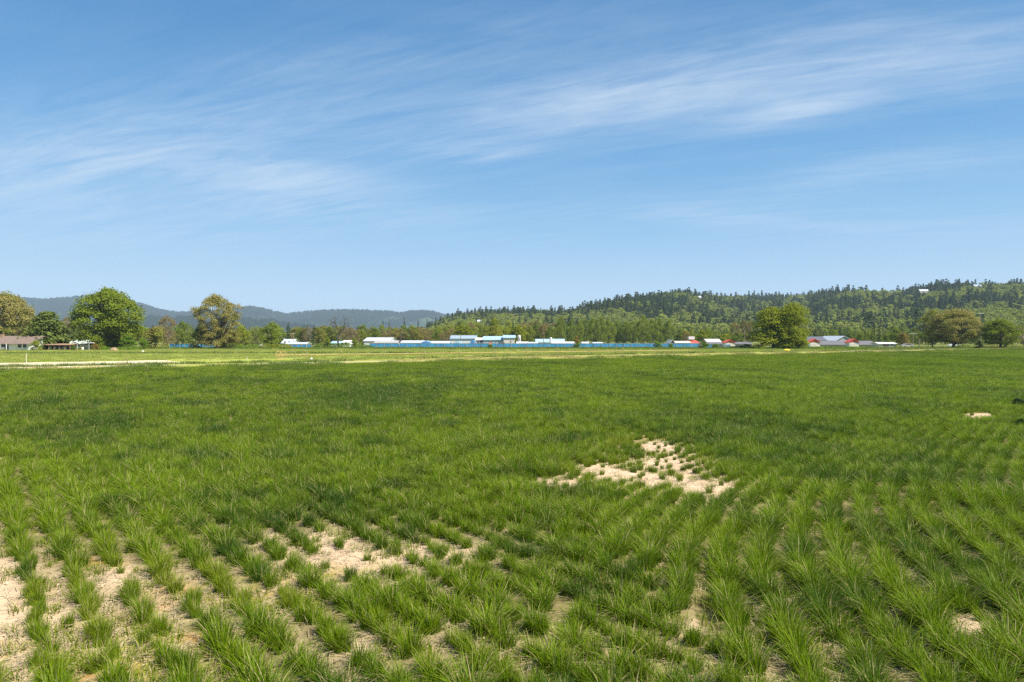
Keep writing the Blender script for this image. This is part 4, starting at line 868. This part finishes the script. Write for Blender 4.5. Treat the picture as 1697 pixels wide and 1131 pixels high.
for (hx, hy, hw, hY, lab) in HOUSES:
    x = Xp(hx, hY); zb = float(hill_z(np.array([x]), np.array([float(hY)]))[0]); zt = Zp(hy - 2.5, hY); zb = min(zb, zt - 5)
    red = "red" in lab; grey = "grey-roofed" in lab
    B("hill_house", lab, hx - hw / 2, hx + hw / 2, hY, hy + .3, hy - 2.4, 9, 'side', M_red if red else M_cream, M_roofg if (grey or hw > 15) else M_wsteel if not red else M_roofbr, windows=[(c, 1.4, zt - zb - 5.2, 1.4) for c in ((.25, .5, .75) if hw > 6 else (.5,))], z0=zb, cat="house")

# ------------------------------------------------------------------ fences, poles, irrigation line
def screen_fence(label, px0, px1, Y, top, n, gaps=()):
    x0, x1 = Xp(px0, Y), Xp(px1, Y); r = root("screen_fence", label, "fence", ((x0 + x1) / 2, Y, 0)); hw = (x1 - x0) / 2; h = Zp(top, Y); m = MB(); step = 2 * hw / n
    rg = random.Random(3)
    for i in range(n):
        a = -hw + i * step; zt = h * rg.uniform(.96, 1.03); m.box(a + .07, a + step - .07, rg.uniform(-.03, .03) - .01, .035, .10, zt)
    m.build("screen", M_blue, r)
    for i in range(n + 1): MB().tube([(-hw + i * step, -.09, 0), (-hw + i * step, -.09, h * 1.04)], [.05, .05], 6).build("post", M_steel, r)
    MB().tube([(-hw, -.05, h * 1.01), (hw, -.05, h * 1.01)], [.035, .035], 5).build("top_rail", M_steel, r)
screen_fence("long blue screen fence running across the middle in front of the white buildings", 612, 1158, 246, 569.4, 44)
screen_fence("short blue screen fence piece left of the bramble by the bare tree", 484, 516, 240, 571.0, 4)
screen_fence("blue screen fence piece beneath the spreading tree", 281, 356, 244, 570.2, 9)
for px0, px1, lab in ((1172, 1180, "small blue tarpaulin sheet hung by the brambles left of the red-gabled stable"), (1202, 1210, "small blue-green panel below the white doors of the left red-gabled stable")):
    Y = 236; m = MB().box(Xp(px0, Y), Xp(px1, Y), -.04, .04, .15, 1.2); m.box(Xp(px0, Y), Xp(px0, Y) + .08, -.08, -.045, 0, 1.3); m.box(Xp(px1, Y) - .08, Xp(px1, Y), -.08, -.045, 0, 1.3)
    tag(m.build("tarpaulin", M_bluel, loc=(0, Y, 0)), lab, "tarpaulin")
# blue roofed canopies behind the fence
for px0, px1, top, Y, lab in ((696, 714, 566.2, 252, "blue arched cover left of the low white shed"), (752, 764, 565.6, 253, "small pale blue arched cover before the tall long white building"), (779, 787, 564.4, 253, "blue upright cover at the right end of the tall long white building"), (700, 712, 565.0, 262, "pale arched cover behind the blue one")):
    x0, x1 = Xp(px0, Y), Xp(px1, Y); hw = (x1 - x0) / 2; h = Zp(top, Y); pts = [(-hw, 0)] + [(-hw * math.cos(a * math.pi / 8), h * .55 + h * .45 * math.sin(a * math.pi / 8)) for a in range(9)] + [(hw, 0)]
    tag(MB().prism(pts, 1, 0, 5).build("arched_cover", M_bluel if "pale" not in lab else M_roofl, loc=((x0 + x1) / 2, Y, 0)), lab, "cover")
# red round sign on a post over the fence
Y = 243; r = root("round_sign", "red round sign with a white centre standing at the blue fence", "sign", (Xp(812.8, Y), Y, 0)); h = Zp(569.3, Y)
def disc(rad, y0, y1, zc):
    m = MB(); n = 20; m.prism([(rad * math.cos(2 * math.pi * i / n), zc + rad * math.sin(2 * math.pi * i / n)) for i in range(n)], 1, y0, y1); return m
disc(.50, -.04, .0, h).build("board", M_red, r); disc(.17, -.06, -.043, h - .05).build("centre", M_white, r); MB().tube([(0, .05, 0), (0, .05, h)], [.05, .05], 6).build("post", M_steel, r)
Y = 244.5; tag(MB().box(-.8, .8, -.1, .05, 1.35, 2.05).box(-.7, -.6, -.06, .0, 0, 1.35).box(.6, .7, -.06, 0, 0, 1.35).build("notice_board", M_dkgrey, loc=(Xp(832.5, Y), Y, 0)), "small black board on the blue fence right of the red round sign", "board")
def pole(name, lab, px, Y, top, r0=.10, arms=(), cat="pole"):
    r = root(name, lab, cat, (Xp(px, Y), Y, 0)); h = Zp(top, Y); MB().tube([(0, 0, -.1), (0, 0, h)], [r0 * 1.3, r0 * .8], 7).build("shaft", M_barkpale if cat == "pole" else M_steel, r)
    for z, w in arms: MB().box(-w / 2, w / 2, -.13, .0 - .10 + .05, h - z - .08, h - z + .08).build("crossarm", M_steel, r)
    return r
pole("utility_pole", "tall utility pole with a crossarm left of the low round tree", 1625, 262, 518, .14, [(.4, 2.4)])
pole("utility_pole", "short wooden pole right of the double pole near the leaning tree", 1523.5, 266, 559, .16)
pole("utility_pole", "pole right end of the double pole structure with a wide crossarm", 1513, 268, 552, .13, [(.3, 3.6)])
pole("utility_pole", "slim pole over the left blue fence end by the pale shed", 486, 258, 552, .10, [(.3, 1.6)])
pole("utility_pole", "white pole standing among the brown trees left of the dense clump", 1234, 290, 547, .14)
pole("utility_pole", "grey pole before the cottonwood row over the fence", 1056, 262, 561, .12)
pole("utility_pole", "slim pole at the left of the tall white building", 741, 268, 559, .07)
pole("utility_pole", "light pole right of the brown sapling before the cottonwoods", 974.5, 262, 565, .09, [(.1, .9)])
# field posts
for px, Y, hh, lab, mt in ((43.6, 97, 1.35, "white stake beside the sandy lane at the far left", M_stake), (211, 93, .75, "stubby brown stake beside the sandy lane", M_wood), (349, 104, .8, "dark stake at the right end of the wide sandy lane", M_wood),
                           (410, 108, .7, "small white stake right of the sandy lane", M_stake), (208, 194, 1.0, "brown post below the largest green tree", M_wood), (242, 186, .9, "lighter post in the pasture right of the largest tree", M_wood), (126, 176, .9, "dark post in the pasture below the garden", M_wood), (1306, 190, .0, "", None)):
    if mt is None: continue
    m = MB().tube([(0, 0, -.1), (.01, 0, hh * .5), (.03, 0, hh), (.03, 0, hh + .04)], [.05, .045, .04, .02], 7); tag(m.build("stake", mt, loc=(Xp(px, Y), Y, 0)), lab, "stake")
def lump(name, lab, cat, px, Y, w, h, mat, seed):
    rg = random.Random(seed); m = MB(); n = 12; rings = [(1, 0), (1.05, .25), (.85, .6), (.5, .9), (.12, 1.0)]; b = 0
    for rr, zz in rings:
        for k in range(n): a = 2 * math.pi * k / n; q = rr * w / 2 * rg.uniform(.82, 1.15); m.v.append((q * math.cos(a), q * math.sin(a) * .7, zz * h * rg.uniform(.9, 1.1)))
    for i in range(len(rings) - 1):
        for k in range(n): k2 = (k + 1) % n; m.f.append((i * n + k, i * n + k2, (i + 1) * n + k2, (i + 1) * n + k))
    m.f.append(tuple((len(rings) - 1) * n + k for k in range(n))); tag(m.build(name, mat, loc=(Xp(px, Y), Y, 0)), lab, cat)
lump("yellow_tarpaulin", "crumpled yellow sheet on the verge before the dense clump", "sheet", 1304, 188, 1.7, .5, M_yellow, 2)
lump("white_sack", "white sack lying beside the irrigation wheels on the left", "sack", 516, 112, .45, .32, M_white, 3)
lump("white_sack", "white sack lying in the pasture below the big green tree", "sack", 237, 172, .6, .35, M_white, 4)
lump("brush_pile", "grey-brown brush pile in the garden right of the white canopy", "brush pile", 189, 190, 2.2, .8, M_wood, 5)
def car(lab, px, Y, mat, L_=4.4, rz=0.0):
    r = root("parked_car", lab, "car", (Xp(px, Y), Y, 0), rz=rz); h = L_ / 2
    MB().prism([(-h, .35), (-h, .75), (-h * .92, .88), (-h * .55, .95), (-h * .35, 1.42), (h * .45, 1.45), (h * .72, .98), (h * .97, .9), (h, .7), (h, .35)], 1, -.85, .85).build("body", mat, r)
    MB().prism([(-h * .48, .98), (-h * .32, 1.36), (h * .4, 1.38), (h * .62, .98)], 1, -.87, -.853).build("window", M_glass, r)
    for sx in (-h * .62, h * .62):
        n = 14; m = MB(); m.prism([(sx + .33 * math.cos(2 * math.pi * i / n), .33 + .33 * math.sin(2 * math.pi * i / n)) for i in range(n)], 1, -.90, -.66); m.build("wheel", M_door, r)
car("small white car parked beneath the leaning tree", 1581, 262, M_white); car("white car parked on the far side behind the left trees near the fence", 440, 262, M_white)
car("dark car parked left of the white car under the trees", 1503, 256, M_grey)

# wheel-line irrigation: a pipe carried on spoked wheels
def wheel_line():
    P = [(457, 114.5), (1150, 160)]; x0, y0 = Xp(P[0][0], P[0][1]), P[0][1]; x1, y1 = Xp(P[1][0], P[1][1]), P[1][1]
    L_ = math.hypot(x1 - x0, y1 - y0); ang = math.atan2(y1 - y0, x1 - x0); r = root("irrigation_wheel_line", "long wheel-line irrigation pipe on spoked wheels beyond the crop edge", "irrigation line", (x0, y0, 0), rz=ang)
    MB().tube([(0, 0, .68), (L_ * .5, 0, .70), (L_, 0, .68)], [.055, .055, .055], 6).build("pipe", M_rust, r)
    def wheel():
        m = MB(); n = 22; R_ = .66
        ring = [(0, R_ * math.cos(2 * math.pi * i / n), .68 + R_ * math.sin(2 * math.pi * i / n)) for i in range(n + 1)]; m.tube(ring, [.03] * (n + 1), 5, False)
        for i in range(8): a = math.pi * i / 4; m.tube([(0, 0, .68), (0, R_ * math.cos(a), .68 + R_ * math.sin(a))], [.014, .014], 4)
        return m.mesh("wheel", M_rustd)
    wm = wheel(); pos = []; px_list = [485, 505, 563.7, 635, 700, 759, 818, 872, 923, 975, 1030, 1085]
    for px in px_list:
        t = (px - CX) / F; tt = (t * y0 - x0) / ((x1 - x0) - t * (y1 - y0)); w = link("wheel", wm, r, (tt * L_, 0, 0)); w.rotation_euler = (0, 0, R(55) - ang * 0 if px < 520 else R(35))
    for i in range(26): MB().tube([(1.5 + i * L_ / 26, 0, .68), (1.5 + i * L_ / 26, .02, 1.02)], [.02, .028], 5).build("sprinkler", M_steel, r)
wheel_line()
for i, (px, Y, lab) in enumerate(((462, 112, "leftmost loose spoked wheel lying near the irrigation line"), (468, 111, "loose spoked wheel leaning right beside the leftmost one"))):
    m = MB(); n = 22; R_ = .70; tl = (.35, -.5)[i]
    m.tube([(R_ * math.cos(2 * math.pi * k / n) * .8, R_ * math.cos(2 * math.pi * k / n) * .5, R_ + R_ * math.sin(2 * math.pi * k / n)) for k in range(n + 1)], [.035] * (n + 1), 5, False)
    for k in range(8): a = math.pi * k / 4; m.tube([(0, 0, R_), (R_ * math.cos(a) * .8, R_ * math.cos(a) * .5, R_ + R_ * math.sin(a))], [.014, .014], 4)
    o = m.build("loose_wheel", M_rust, loc=(Xp(px, Y), Y, 0)); o.rotation_euler = (tl * .4, 0, tl); tag(o, lab, "wheel")

# ------------------------------------------------------------------ haze
HAZE = 0.8e-4
hz = MB().box(-9600, 9600, -430, 7500, -3, 430).build("haze", plain("haze_tmp", (1, 1, 1)))
m, nt, out = newmat("haze"); pv = nt.nodes.new('ShaderNodeVolumePrincipled'); pv.inputs['Color'].default_value = (.66, .84, 1.0, 1); pv.inputs['Density'].default_value = HAZE; pv.inputs['Anisotropy'].default_value = 0.0
nt.links.new(pv.outputs[0], out.inputs['Volume']); hz.data.materials.clear(); hz.data.materials.append(m); tag(hz, kind='stuff')
